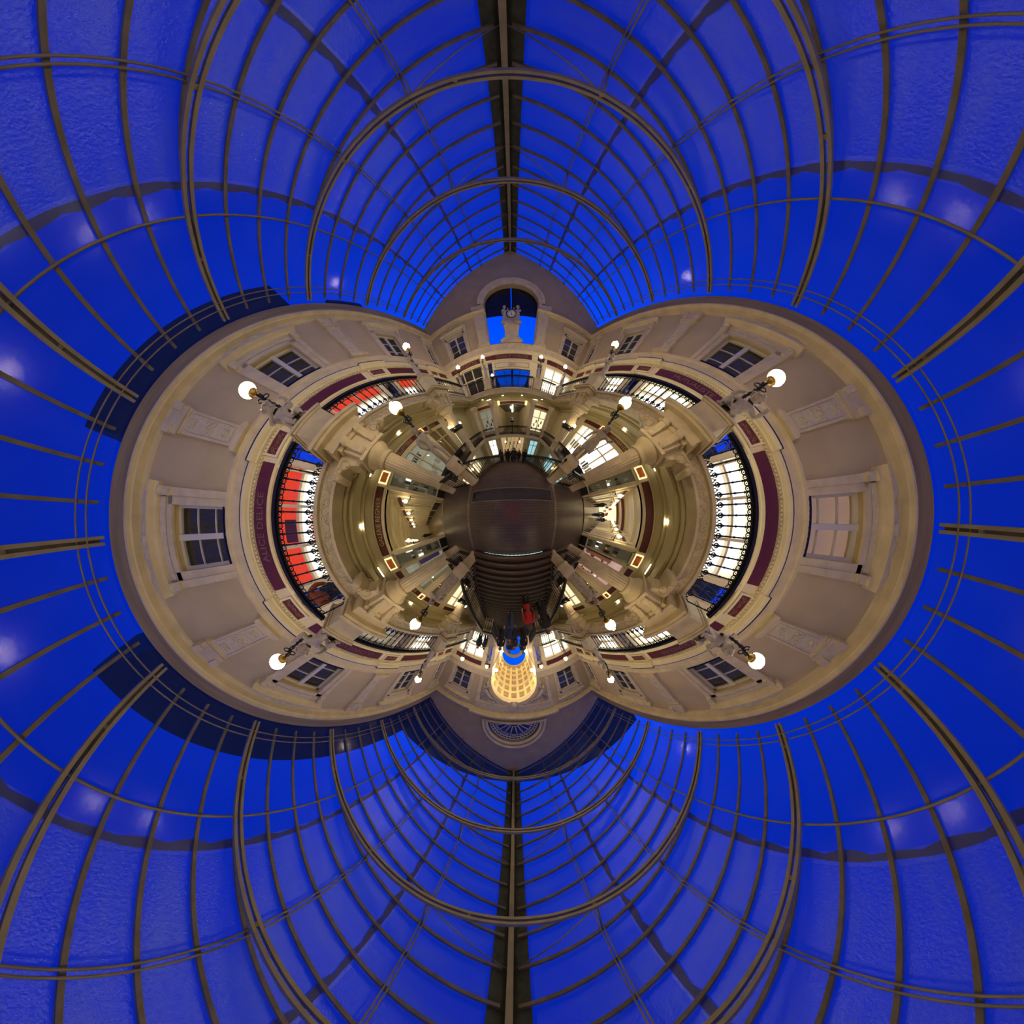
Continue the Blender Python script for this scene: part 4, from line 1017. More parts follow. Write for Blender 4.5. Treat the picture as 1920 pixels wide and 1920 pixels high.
MB().lathe([(.03,0),(.03,.08),(.018,.12),(.016,1.0),(.03,1.04),(.012,1.07)],(-1.8,1.72,0),8).build('post', M['iron'], r); MB().sphere((-1.8,1.72,1.12),.06,10,7).build('ball', M['iron'], r)
dup(r, (1.80,1.72,0), None, 'slim black newel with ball top at the right head of the descending stairs')
# strip of lights under the first riser
r = thing('riser_light_strip','row of small white lights along the first step of the rising stairs','light',(0,-1.97,0))
m = MB(); 
for i in range(60): x = -1.45+2.9*i/59; m.box(x-.004-.008*abs(sin(i*2.3)),x+.006,-1.985,-1.978,.03+.012*sin(i*1.7),.04+.02*abs(sin(i*3.1)))
o = m.build('light', M['led'], r); o['kind'] = 'stuff'
# ================================================================= COLUMNS, PIERS, STATUES, LAMPS
def meshof(mb, mt):
    me = bpy.data.meshes.new('m'); me.from_pydata(mb.v, [], mb.f); me.polygons.foreach_set('use_smooth', mb.sm); me.materials.append(mt); return me
def column(x, y, sx, label, fluted=True, zb=0.0, band=False, grp='gallery columns'):
    """column with pedestal drum, shaft, ring capital and the bracketed block that carries the upper pier"""
    r = thing('column', label, 'column', (x,y,zb), 0, grp)
    P = .44 if fluted else .3
    MB().lathe([(P,0),(P,.07),(P-.04,.1),(P-.05,.85),(P-.02,.88),(P-.02,.95)],(x,y,zb),24).build('pedestal', M['stone'], r)
    S = .345 if fluted else .24
    if fluted: MB().lathe([(S+.03,.95),(S+.03,1.0),(S,1.03),(S-.015,2.2),(S-.05,3.22)],(x,y,zb),40,.075).build('shaft', M['stone'], r)
    else: MB().lathe([(S+.03,.95),(S,1.0),(S-.03,3.3)],(x,y,zb),20).build('shaft', M['stone'], r)
    c = S-.02; zc = 3.22
    MB().lathe([(c,zc),(c+.04,zc+.04),(c+.02,zc+.07),(c+.02,zc+.17),(c+.06,zc+.2),(c+.07,zc+.26),(c+.13,zc+.33),(c+.14,zc+.38),(c+.14,zc+.46)],(x,y,zb),24).build('capital', M['stone'], r)
    if fluted:
        w2 = .40; z0 = zc+.46
        m = MB(); m.box(x-w2-.08,x+w2+.08,y-w2-.08,y+w2+.08,z0-.02,z0+.07); m.box(x-w2,x+w2,y-w2,y+w2,z0+.07,ZS-.0); m.box(x-w2-.05,x+w2+.05,y-w2-.05,y+w2+.05,ZS-.1,ZS)
        m.build('impost_block', M['stone'], r)
        m = MB(); e_ = .52
        m.box(x-e_,x+e_,y-e_-.05,y+e_+.05,ZS,ZS+.1); m.box(x-e_+.06,x+e_-.06,y-e_,y+e_,ZS+.1,ZB-.1); m.box(x-e_-.08,x+e_+.08,y-e_-.12,y+e_+.12,ZB-.1,ZB-.02); m.box(x-e_-.12,x+e_+.12,y-e_-.16,y+e_+.16,ZB-.02,ZB+.06)
        m.build('cornice_block', M['stone'], r)
        for yy in (-.22,.22):                                 # consoles on the hall face
            m = MB(); xf = x-sx*w2
            m.prism([(xf,z0+.1),(xf-sx*.06,z0+.1),(xf-sx*.10,z0+.2),(xf-sx*.07,z0+.32),(xf-sx*.16,ZS-.12),(xf-sx*.2,ZS-.02),(xf,ZS-.02)], y+yy-.09, y+yy+.09, 'y')
            m.tube([(xf-sx*.1,y+yy-.1,ZS-.1),(xf-sx*.1,y+yy+.1,ZS-.1)],.07,8); m.tube([(xf-sx*.05,y+yy-.1,z0+.16),(xf-sx*.05,y+yy+.1,z0+.16)],.05,8)
            m.build('console', M['stone'], r)
        for s in (-1,1):                                      # scrolled side brackets under the frieze
            m = MB(); yb = y+s*w2
            m.prism([(yb,z0+.05),(yb+s*.12,z0+.1),(yb+s*.2,z0+.25),(yb+s*.26,z0+.42),(yb+s*.42,ZS-.2),(yb+s*.62,ZS-.16),(yb+s*.66,ZS-.03),(yb,ZS-.03)], x-.24, x+.24, 'x')
            m.tube([(x-.27,yb+s*.58,ZS-.15),(x+.27,yb+s*.58,ZS-.15)],.09,10); m.tube([(x-.27,yb+s*.14,z0+.16),(x+.27,yb+s*.14,z0+.16)],.06,10)
            for xx in (-.25,.25):
                m.ring((x+xx,yb+s*.25,ZS-.2),.12,.02,(0,1,0),(0,0,1),10,4); m.ring((x+xx,yb+s*.42,ZS-.12),.06,.018,(0,1,0),(0,0,1),8,4)
            m.build('side_bracket', M['stone'], r)
    if band:
        MB().lathe([(S+.02,2.05),(S+.06,2.07),(S+.06,2.38),(S+.02,2.4)],(x,y,zb),24).build('black_band', M['black'], r)
    return r
XC = 4.12
for side, T, sx, d in SIDES:
    for k in range(6):
        y = BL[k]
        if k in (1,2,3,4): column(sx*XC, y, sx, '%s fluted column on the %s side, %s' % ('large' if k in (2,3) else 'black-banded', side, POS[k]), True, 0, k in (1,4))
        else: column(sx*XC, y, sx, 'plain round column on the %s side, %s' % (side, POS[k]), False, 0)
for s, l in ((-1,'left'),(1,'right')):
    column(s*2.08, BL[0], s, 'plain round column at the clock end, %s of the middle span' % l, False)
    column(s*2.08, BL[5], s, 'plain round column at the coffered-arch end, %s of the stairs' % l, False)
    for x_ in (2.08, XC):
        r = tag(MB().lathe([(.3,-4.3),(.3,-4.2),(.25,-4.15),(.23,-.6),(.32,-.45),(.34,-.32)],(s*x_,10.75,0),18).build('lower_column', M['stone']), 'plain lower-floor column at the clock end, %s, %s' % (l, 'inner' if x_ < 3 else 'outer'), 'column', 'lower columns')
# upper piers standing on the column blocks, between the railings
PIERS = []
for side, T, sx, d in SIDES:
    for k in range(6): PIERS.append((sx*(XC+.12), BL[k], side, POS[k], .36 if 0 < k < 5 else .26))
for s, l in ((-1,'left'),(1,'right')):
    PIERS.append((s*2.1, yF+.05, l, 'at the clock end beside the middle span', .28)); PIERS.append((s*2.08, yN-.05, l, 'at the head of the stairs', .28))
for x, y, side, pos, hw in PIERS:
    r = thing('pier','smooth stone pier between upper railings, %s side, %s' % (side, pos),'pier',(x,y,ZB+.06),0,'upper railing piers')
    z = ZB+.04
    MB().box(x-hw-.05,x+hw+.05,y-hw-.05,y+hw+.05,z,z+.12).build('base', M['stone'], r); MB().box(x-hw,x+hw,y-hw,y+hw,z+.12,z+.80).build('shaft', M['stone'], r)
    m = MB(); m.box(x-hw-.02,x+hw+.02,y-hw-.02,y+hw+.02,z+.80,z+.86); m.box(x-hw-.05,x+hw+.05,y-hw-.05,y+hw+.05,z+.86,z+.92); m.build('cap', M['stone'], r)
ZP = ZB+.04+.92
# ---- globe lamps on scrolled iron arms
def arm_mesh(pts):
    m = MB(); n = len(pts); m.tube(pts, [.032-.012*i/n for i in range(n)], 7)
    p = Vector(pts[-2]); q = Vector(pts[-1])
    for i in range(1, n-1, 1):
        c = Vector(pts[i]); m.sphere(c, .042, 6, 4)
    for s in (-1,1):
        c = p+Vector((0,s*.06,-.02)); m.ring(c,.055,.014,(0,1,0),(0,0,1),9,4); m.ring(p+Vector((s*.06,0,-.02)),.055,.014,(1,0,0),(0,0,1),9,4)
    return m
def globe_lamp(base, tip, R, label, grp, bend=(0,0,0)):
    b = Vector(base); t = Vector(tip); mid = (b+t)/2+Vector(bend)
    pts = []
    for i in range(8):
        q = i/7; pts.append(tuple(b*(1-q)**2+mid*2*q*(1-q)+t*q*q))
    r = thing('globe_lamp', label, 'lamp', base, 0, grp)
    arm_mesh(pts).build('arm', M['iron'], r)
    MB().lathe([(.02,-.02),(.05,0),(.085,.05),(.09,.09),(.075,.11)],tip,12).build('collar', M['brass'], r)
    c = (t.x, t.y, t.z+.09+R*.93)
    MB().sphere(c, R, 20, 12).build('globe', M['globe'], r)
    MB().lathe([(R*.34,R*.9),(R*.3,R*1.05),(R*.27,R*1.22),(R*.1,R*1.28),(.001,R*1.28)],c,12).build('chimney', M['globe'], r)
    return r
# ---- cherub figures on the upper piers
def sit(h):
    P = dict(pel=(0,.02,.30), wst=(0,.0,.42), che=(.01,-.02,.54), nkb=(.01,-.02,.63), nek=(.01,-.03,.67), hd=(.01,-.045,.73), top=(.01,-.035,.79))
    P.update(shoulder_l=(-.105,-.01,.6), elbow_l=(-.18,-.08,.5), wrist_l=(-.11,-.18,.50), hand_l=(-.07,-.2,.52), shoulder_r=(.115,-.02,.6), elbow_r=(.2,.0,.56), wrist_r=(.21,-.07,.68), hand_r=(.2,-.08,.73),
             hip_l=(-.06,-.0,.27), knee_l=(-.09,-.2,.31), ankle_l=(-.085,-.2,.08), toe_l=(-.09,-.28,.04), hip_r=(.06,0,.27), knee_r=(.1,-.19,.25), ankle_r=(.05,-.12,.07), toe_r=(.05,-.2,.03))
    return P
def stand(h, v=0):
    P = dict(BASE)
    if v == 1: P.update(shoulder_r=(.11,0,.80), elbow_r=(.19,-.03,.70), wrist_r=(.14,-.12,.78), hand_r=(.12,-.14,.82), knee_l=(-.06,-.05,.28), ankle_l=(-.05,.05,.06))
    if v == 2: P.update(elbow_l=(-.19,-.02,.72), wrist_l=(-.2,-.05,.88), hand_l=(-.2,-.06,.93), elbow_r=(.17,-.02,.66), wrist_r=(.09,-.12,.60), hand_r=(.06,-.14,.6))
    return P
CH = {}
def cherub(kind):
    if kind in CH: return CH[kind]
    h = 1.15
    fat = {k: tuple(x*1.15 for x in v) if isinstance(v, tuple) else v*1.2 for k, v in RAD.items()}
    pose = sit(h) if kind == 0 else stand(h, kind)
    b, J = body(h if kind else 1.25, pose, fat, 1.25)
    hh = h if kind else 1.25
    hr = hair(J, hh, 0, 1, 1.25, kind)
    cl = drape(J, hh, 'wst' if kind else 'pel', .12, .95)
    ped = MB(); ped.lathe([(.24,0),(.24,.05),(.2,.08),(.19,.26 if not kind else .05),(.001,.27 if not kind else .05)],(0,0.02,0),14)
    if not kind:
        for s in (-1,1): ped.ring((s*.17,-.1,.14),.09,.03,(0,1,0),(0,0,1),10,5)
    CH[kind] = [('body',meshof(b,M['marble'])),('hair',meshof(hr,M['marble'])),('drapery',meshof(cl,M['marble'])),('seat' if not kind else 'plinth',meshof(ped,M['marble']))]
    return CH[kind]
def put_statue(kind, x, y, z, rz, label, grp='cherub statues', name='statue', sc=1.0):
    r = thing(name, label, 'statue', (x,y,z), rz, grp)
    for nm, me in cherub(kind): inst(nm, me, None, r, (0,0,0), (0,0,0), (sc,sc,sc))
    return r
STA = []
for side, T, sx, d in SIDES:
    for k in range(6):
        x, y = sx*(XC+.12), BL[k]; kind = 0 if k in (2,3) else 1+(k % 2)
        put_statue(kind, x, y, ZP, -sx*pi/2, '%s cherub statue carrying a lamp, upper %s pier %s' % ('seated' if kind == 0 else 'standing', side, POS[k]), sc=1.2 if kind == 0 else 1.1)
        globe_lamp((x-sx*.02,y+.16,ZP+.75),(x-sx*.14,y+.12,ZP+1.56),.135,'glowing globe lamp of the cherub, upper %s pier %s' % (side, POS[k]),'upper globe lamps',(sx*.18,.05,.0))
for s, l in ((-1,'left'),(1,'right')):
    for y, nm, rz in ((yF+.05,'clock-end',0),(yN-.05,'stair-head',pi)):
        put_statue(1 if s > 0 else 2, s*2.1, y, ZP, rz, 'standing lamp-bearing statue on the %s %s pier' % (l, nm))
        globe_lamp((s*2.1,y+.05,ZP+.85),(s*2.1,y-.02,ZP+1.56),.12,'glowing globe lamp of the statue on the %s %s pier' % (l, nm),'upper globe lamps',(s*.15,0,0))
# ---- the four statues on round pedestals at the landing corners
def big(pose, label, loc, rz, robe, hairm, extras=None, hz=1.2):
    r = thing('statue', label, 'statue', loc, rz, 'landing statues')
    m = MB(); m.lathe([(.30,0),(.30,.06),(.25,.1),(.235,.75),(.26,.78),(.29,.82),(.29,.88),(.25,.92),(.26,1.1),(.27,1.22),(.24,1.25),(.24,1.34),(.001,1.34)],(0,0,0),28); m.build('pedestal', M['stone'], r, False)
    b, J = body(hz, pose); b.v = [(x,y,z+1.33) for x,y,z in b.v]; b.build('body', M['marble'], r, False)
    hm = hair(J, hz, hairm, 1-hairm if hairm < 2 else 0, 1.0, 3); hm.v = [(x,y,z+1.33) for x,y,z in hm.v]; hm.build('hair', M['marble'], r, False)
    for top, hem, fl in robe:
        c = drape(J, hz, top, hem, fl); c.v = [(x,y,z+1.33) for x,y,z in c.v]; c.build('drapery', M['marble'], r, False)
    m = MB(); m.box(-.16,.16,-.14,.14,1.33,1.37); m.build('plinth', M['marble'], r, False)
    if extras: extras(r)
    return r
def staff(r): MB().tube([(.24,-.12,2.24),(.17,-.2,1.35)],.012,6).build('staff', M['brass'], r, False); MB().tube([(-.1,.05,1.36),(-.08,.04,1.7),(-.12,.06,1.75)],[.07,.06,.04],7).build('tree_stump', M['marble'], r, False)
def bow(r):
    MB().tube([(.27,-.16,2.2),(.24,-.24,1.95),(.2,-.22,1.7)],.014,6).build('bow', M['marble'], r, False)
    MB().tube([(-.12,.0,1.38),(-.13,-.02,1.55),(-.17,-.05,1.66)],[.08,.09,.05],8).build('tree_stump', M['marble'], r, False)
big(dict(BASE, shoulder_r=(.10,0,.80), elbow_r=(.17,-.05,.72), wrist_r=(.21,-.1,.83), hand_r=(.215,-.105,.88), elbow_l=(-.17,.03,.66), wrist_l=(-.12,.06,.54), hand_l=(-.09,.07,.52), knee_r=(.07,-.06,.28), ankle_r=(.08,.0,.05), toe_r=(.09,-.1,.02), pel=(-.02,0,.53), hd=(.01,-.015,.905), face=(.5,-1,0)),
    'nude youth statue leaning on a gilt staff, round pedestal, left clock-side landing corner', (-2.05,1.72,0), 1.15, [], 0, staff)
big(dict(BASE, elbow_r=(.2,-.05,.74), wrist_r=(.25,-.13,.80), hand_r=(.26,-.16,.82), elbow_l=(-.17,.0,.66), wrist_l=(-.18,-.05,.53), hand_l=(-.17,-.08,.49), knee_l=(-.05,-.06,.28), hd=(.0,-.015,.905), face=(.4,-1,0)),
    'short-skirted huntress statue raising one arm, round pedestal, right clock-side landing corner', (2.05,1.72,0), -1.15+pi*0, [('wst',.33,1.15)], 1, bow)
big(dict(BASE, elbow_r=(.19,-.08,.72), wrist_r=(.08,-.17,.72), hand_r=(.03,-.18,.74), elbow_l=(-.18,.0,.66), wrist_l=(-.1,-.12,.6), hand_l=(-.06,-.15,.6), top=(-.01,-.04,.95), hd=(0,-.035,.9), face=(-.5,-1,-.1)),
    'long-robed statue with folded arms, round pedestal, left stair-side landing corner', (-2.2,-2.42,0), 2.2, [('che',.03,1.3),('wst',.2,1.35)], 1)
big(dict(BASE, elbow_r=(.2,-.02,.74), wrist_r=(.13,-.05,.88), hand_r=(.09,-.06,.92), elbow_l=(-.17,-.02,.66), wrist_l=(-.1,-.13,.62), hand_l=(-.06,-.15,.63), hd=(.01,-.03,.9), face=(.5,-1,-.2)),
    'draped bearded statue touching his head, round pedestal, right stair-side landing corner', (2.2,-2.42,0), -2.2, [('che',.03,1.2),('wst',.22,1.3)], 1)
for (b, t, l, bd) in (((-2.12,1.8,2.2),(-2.3,2.08,3.02),'left clock-side',(-.2,.12,-.05)),((2.12,1.8,2.2),(2.38,2.22,3.1),'right clock-side',(.2,.12,-.05)),
                   ((-2.27,-2.5,2.15),(-2.42,-2.75,3.02),'left stair-side',(-.2,-.12,-.05)),((2.27,-2.5,2.15),(2.42,-2.88,3.05),'right stair-side',(.2,-.12,-.05))):
    globe_lamp(b,t,.125,'glowing globe lamp held on a scrolled arm by the %s landing statue' % l,'landing globe lamps',bd)
# ---- lamps on the black-banded columns
for side, T, sx, d in SIDES:
    for k in (1,4):
        for s2 in (-1,1):
            w_ = ('toward the landing' if (s2 < 0) == (k == 1) else 'away from the landing')
            b = (sx*XC, BL[k]+s2*.42, 2.25); t = (sx*XC, BL[k]+s2*.72, 2.32)
            globe_lamp(b,t,.095,'globe lamp %s on the black-banded %s column, %s' % (w_, side, 'clock end' if k == 1 else 'arch end'),'column band lamps',(0,0,-.1))
# ---- the clock on its pedestal in the far arch
r = thing('clock_pedestal','stepped stone pedestal standing in the blue clock arch','pedestal',(XF,YF,9.36))
m = MB(FF); m.box(XF-.82,XF+.82,9.36,9.62,-.45,.12); m.box(XF-.7,XF+.7,9.62,9.72,-.4,.08); m.box(XF-.6,XF+.6,9.72,9.82,-.38,.05); m.build('steps', M['stone'], r)
m = MB(FF); m.box(XF-.5,XF+.5,9.82,10.72,-.34,.0); m.box(XF-.56,XF+.56,10.72,10.8,-.38,.04); m.box(XF-.48,XF+.48,10.8,10.95,-.32,0); m.build('block', M['stone'], r)
m = MB(FF); dia(m,XF,10.27,.3,.3,.01,.015); m.build('diamond_moulding', M['stone'], r)
r = thing('clock','round white-faced clock in a carved stone case on the arch pedestal','clock',(XF,YF-.1,10.95))
zc = 11.68
m = MB(FF)
m.add([(XF+a,zc+b,w_) for w_ in (-.25,.02) for a,b in ((-.3,-.73),(.3,-.73),(.38,-.2),(.36,.1),(.18,.34),(-.18,.34),(-.36,.1),(-.38,-.2))],[tuple(range(8)),tuple(range(8,16))]+[(i,(i+1)%8,8+(i+1)%8,8+i) for i in range(8)]); m.build('case', M['marble'], r)
m = MB(FF); n = 32; m.add([(XF+.3*cos(2*pi*i/n),zc+.3*sin(2*pi*i/n),.04) for i in range(n)]+[(XF,zc,.04)],[(i,(i+1)%n,n) for i in range(n)]); m.build('face', M['face'], r)
m = MB(FF); m.tube([(XF+.31*cos(2*pi*i/n),zc+.31*sin(2*pi*i/n),.04) for i in range(n+1)],.03,6); m.build('bezel', M['dark'], r)
m = MB(FF)
for i in range(12):
    a = 2*pi*i/12; k = .045 if i % 3 == 0 else .03
    m.tube([(XF+.20*sin(a),zc+.20*cos(a),.05),(XF+.265*sin(a),zc+.265*cos(a),.05)],.016,4)
m.build('hour_marks', M['dark'], r)
m = MB(FF); m.tube([(XF+.04,zc-.11,.06),(XF-.075,zc+.2,.06)],.014,4); m.build('hand', M['dark'], r)
m = MB(FF); m.tube([(XF,zc,.06),(XF+.05,zc-.14,.06)],.02,4); m.build('hand', M['dark'], r)
put_statue(1, XF-.45, YF-.06, 10.93, .5, 'stone figure with cropped hair on the left of the clock', 'clock figures', sc=1.12)
put_statue(2, XF+.42, YF-.06, 10.93, -.5, 'stone figure raising an arm on the right of the clock', 'clock figures', sc=1.12)
# ================================================================= MIDDLE LEVEL: GALLERY MOUTHS, SHOWCASES, SHOPS
M['goods_grey'] = mat('shop_back_grey', (.42,.42,.36), .8, emit=(.55,.56,.48), es=.30)
M['goods_brown'] = mat('shop_back_brown', (.14,.08,.04), .7, emit=(.35,.20,.06), es=.12)
M['goods_pink'] = mat('shop_back_pink', (.62,.38,.36), .8, emit=(.9,.55,.52), es=.5)
M['show_back'] = mat('showcase_back', (.13,.12,.09), .7, emit=(.5,.42,.25), es=.08)
COL = {k: mat('goods_'+k, c, .5) for k, c in dict(red=(.55,.03,.03), blue=(.04,.10,.45), yellow=(.75,.5,.05), white=(.8,.78,.75), black=(.02,.02,.022), violet=(.16,.10,.40), orange=(.8,.22,.03), green=(.15,.3,.05), pink=(.75,.4,.4), brown=(.16,.09,.045), navy=(.02,.025,.05)).items()}
COL['glow_white'] = glow('lit_card', (1.0,.97,.9), 1.6)
M['downlight'] = glow('downlight_disc', (1.0,.86,.55), 60.0)
M['cyan_lit'] = glow('cool_lit_shop', (.45,.8,.9), .9)
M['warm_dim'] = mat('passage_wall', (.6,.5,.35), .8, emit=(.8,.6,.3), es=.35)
def showcase(T, u0, u1, where, seed):
    rr = random.Random(seed)
    r = thing('showcase','tall glazed showcase on black base, %s' % where,'showcase',T((u0+u1)/2,0,0),0,'gallery mouth showcases')
    m = MB(T)
    for a, b in ((u0-.05,u0+.02),(u1-.02,u1+.05)): m.box(a,b,.56,3.5,-.1,.05)
    m.box(u0-.05,u1+.05,3.42,3.5,-.1,.05); m.box(u0-.05,u1+.05,.56,.64,-.1,.05); m.build('frame', M['cream'], r)
    MB(T).box(u0-.05,u1+.05,0,.56,-.05,.07).build('base', M['black'], r)
    MB(T).box(u0,u1,.62,3.44,-.02,-.012).build('pane', M['clear'], r)
    MB(T).box(u0,u1,.62,3.44,-.31,-.29).build('back', M['show_back'], r)
    for z in (1.25,1.9,2.45): MB(T).box(u0,u1,z,z+.02,-.29,-.04).build('shelf', M['clear'] if z != 1.9 else M['brass'], r)
    k = 0
    names = ('box','jar','card','book')
    for z in (.66,1.27,1.92,2.47):
        u = u0+.06
        while u < u1-.1:
            wd = rr.uniform(.08,.16); hh = rr.uniform(.12,.36); c = rr.choice(['white','black','yellow','glow_white','brown','violet','black','white'] if z > 1.2 else ['black','brown','black'])
            m = MB(T)
            if rr.random() < .4: m.box(u,u+wd*.7,z,z+hh,-.2,-.12); m.box(u+wd*.15,u+wd*.55,z+hh,z+hh+.06,-.18,-.14)
            else: m.box(u,u+wd,z,z+hh,-.22,-.1)
            tag(m.build('display_item', COL[c]), 'small item on a shelf of the showcase, %s' % where, 'display item', 'goods in showcase, %s' % where)
            u += wd+.07; k += 1
def lit_panel(T, u0, u1, where, d):
    r = thing('lit_panel','glowing yellow panel with orange scroll, %s' % where,'panel',T((u0+u1)/2,3.6,0),0,'lit scroll panels')
    MB(T).box(u0,u1,3.58,4.0,0,.03).build('frame', M['yellow_panel'], r); MB(T).box(u0+.08,u1-.08,3.65,3.93,.03,.036).build('scroll', M['orange_panel'], r)
def tube_light(T, u, wv, ln, where):
    r = thing('tube_light','short glowing tube light on the soffit, %s' % where,'light',T(u,ZS-.12,wv),0,'soffit tube lights')
    MB(T).box(u-ln/2,u+ln/2,ZS-.15,ZS-.12,wv-.02,wv+.02).build('tube', M['tube'], r); MB(T).box(u-ln/2-.02,u+ln/2+.02,ZS-.12,ZS+.0,wv-.03,wv+.03).build('housing', M['cream'], r)
def downlight(T, u, wv, where):
    r = thing('downlight','small round downlight in a partly added soffit row, %s' % where,'light',T(u,ZS,wv),0,'soffit downlights')
    n = 14
    m = MB(T); m.add([(u+.085*cos(2*pi*i/n),ZS-.012,wv+.085*sin(2*pi*i/n)) for i in range(n)],[tuple(range(n))]); m.build('disc', M['downlight'], r)
    m = MB(T); m.add([(u+q*cos(2*pi*i/n),ZS-.008,wv+q*sin(2*pi*i/n)) for q in (.08,.11) for i in range(n)],[(i,(i+1)%n,n+(i+1)%n,n+i) for i in range(n)]); m.build('rim', M['soffit'], r)
for side, T, sx, d in SIDES:
    L_ = {'left':'left wall','right':'right wall'}[side]
    for a, b, w_, sd in ((1.38,2.08,'clock side of the gallery mouth',1),(-2.9,-2.16,'stair side of the gallery mouth',2)):
        showcase(T,a,b,'%s, %s' % (L_, w_),sd+10*sx); lit_panel(T,a+.02,b-.02,'over the showcase, %s, %s' % (L_, w_),d); tube_light(T,(a+b)/2,.45,.5,'%s, %s' % (L_, w_))
        m = MB(T)
    m = MB(T)
    for u in (-3.02,-2.05,1.26,2.14): m.box(u-.06,u+.06,.02,3.55,0,.05)
    m.box(-3.1,2.22,3.52,3.58,0,.05); m.box(-3.1,2.22,4.0,4.06,0,.06); struct('trim_%d' % (60 if sx < 0 else 61), m, M['cream'])
    sign(T,-2.03,1.24,3.64,3.98,'GALERIE REGNIER' if side == 'left' else None,d,'long burgundy gallery sign board with gold letters over the left gallery mouth' if side == 'left' else 'long plain burgundy board over the right gallery mouth',th=.2,tw=2.75)
    for u in (.0,4.05,8.5,-5.05,-9.6): downlight(T,u-.5 if u == 0 else u,.36,'%s, %s' % (L_, min(BAY,key=lambda q: abs(q[1]-u))[0]))  # downlights beyond the landing bay are added to brighten the walks
    if side == 'left': spec = ((2.55,4.9,'goods_grey','pale grey leather shop','PELLETTERIE'),(5.75,7.5,'goods_brown','dark brown toy shop','LEGO'),(8.4,10.2,'warm_lit','small warm lit shop',None),(-5.3,-3.1,'goods_grey','dim shop with posters and a blue globe','BULLMAXX'),(-7.6,-5.9,'goods_brown','dark narrow shop',None),(-10.6,-8.3,'warm_lit','yellow lit shop behind the stairs',None))
    else: spec = ((2.55,4.9,'white_lit','brilliant white lit food shop','CONSERVERIE'),(5.75,7.5,'white_lit','white lit window with notices',None),(8.4,10.2,'warm_lit','small warm lit shop',None),(-5.3,-3.1,'goods_pink','pink poster filled toy shop',None),(-7.6,-5.9,'goods_brown','dark narrow shop',None),(-10.6,-8.3,'warm_lit','yellow lit shop behind the stairs',None))
    for a, b, lit, look, txt in spec:
        shopfront(T,a,b,.55,3.4,2,[2.5],lit,.45,T((a+b)/2,0,0),'%s, middle level, %s, %s' % (look, L_, 'clock side' if a > 0 else 'stair side'),None,'cream',0,grp='middle level shopfronts')
        sign(T,a,b,3.58,3.88,txt,d,'burgundy sign over the %s, %s' % (look, L_),th=.19,tw=(b-a)*.86,grp='middle level sign boards')
        m = MB(T); m.box(a-.02,b+.02,.0,.55,0,.05); tag(m.build('shop_plinth', M['black']),'black plinth under the %s, %s' % (look, L_),'plinth','shop plinths')
    for u, w_ in ((5.02,'clock side'),(-5.75,'stair side')): lit_panel(T,u-.0,u+.62 if u > 0 else u+.4,'%s between two shops, %s' % (L_, w_),d)
    m = MB(T); m.box(YN,YF,3.98,4.0,0,.05); struct('trim_%d' % (62 if sx < 0 else 63), m, M['cream'])
# stock and posters inside shops
def item(T, u0, u1, v0, v1, wv, c, nm, label, cat, grp=None): return tag(MB(T).box(u0,u1,v0,v1,wv-.012,wv+.012).build(nm, COL[c]), label, cat, grp)
item(FL,-4.35,-3.75,.75,1.55,-.3,'white','shop_poster','white framed notice low in the left stair-side shop window','poster')
item(FL,-5.0,-4.5,1.3,2.0,-.3,'white','shop_poster','smaller grey notice beside the white one, left stair-side shop','poster')
tag(MB().sphere((-6.28,-4.55,2.2),.16,14,9).build('globe_ball', COL['blue']),'bright blue ball in the left stair-side shop window','ball')
for i, (u, w_) in enumerate(((3.0,.5),(3.6,.45),(4.3,.4))): item(FL,u,u+w_,1.0+.15*i,1.55+.1*i,-.28,'white','shelf_box','pale box on display in the left leather shop, %s' % ('near end','middle','far end')[i],'box')
m = MB(FL); m.box(2.7,4.2,2.95,3.0,-.3,-.27); tag(m.build('hanging_rail', COL['black']),'black rail of hung goods in the top of the left leather shop','rail')
for i in range(7): item(FL,2.75+i*.2,2.87+i*.2,2.68,2.92,-.285,'black' if i != 2 else 'orange','hanging_bag','small hung bag on the rail of the left leather shop','bag','bags on the black rail')
rr = random.Random(8)
for i in range(22):
    u = rr.uniform(-5.2,-3.3); v = rr.uniform(.7,2.3); c = 'red' if v < 1.5 and rr.random() < .7 else rr.choice(['yellow','blue','orange','green','violet','white'])
    tag(MB().sphere((6.34+rr.uniform(-.08,.02),u,v),rr.uniform(.07,.15),8,5,(.4,1,.8)).build('toy', COL[c]), 'colourful toy picture in the pink shop window, right stair side', 'toy', 'toys in the pink window')
for i in range(5): item(FR,3.0+.3*i,3.2+.3*i,.8,1.3+.1*(i%2),-.2,('orange','white','yellow','blue','white')[i],'price_card','small card low in the white food shop window, right clock side','card','cards in the food shop')
for i in range(4): item(FR,5.9+.38*i,6.2+.38*i,1.2,1.9,-.2,('white','yellow','blue','white')[i],'notice','notice stuck in the white lit window, right clock side','notice','notices in the white window')
o = MB(FR).box(-3.35,-3.0,.75,2.6,.04,.05).build('vertical_banner', COL['pink']); tag(o,'tall narrow pink banner on the right wall by the stair-side showcase','banner')
o = MB(FL).box(-3.4,-3.05,.9,2.4,.03,.05).build('wall_plate', COL['violet']); tag(o,'narrow grey-blue panel on the left wall by the stair-side showcase','panel')
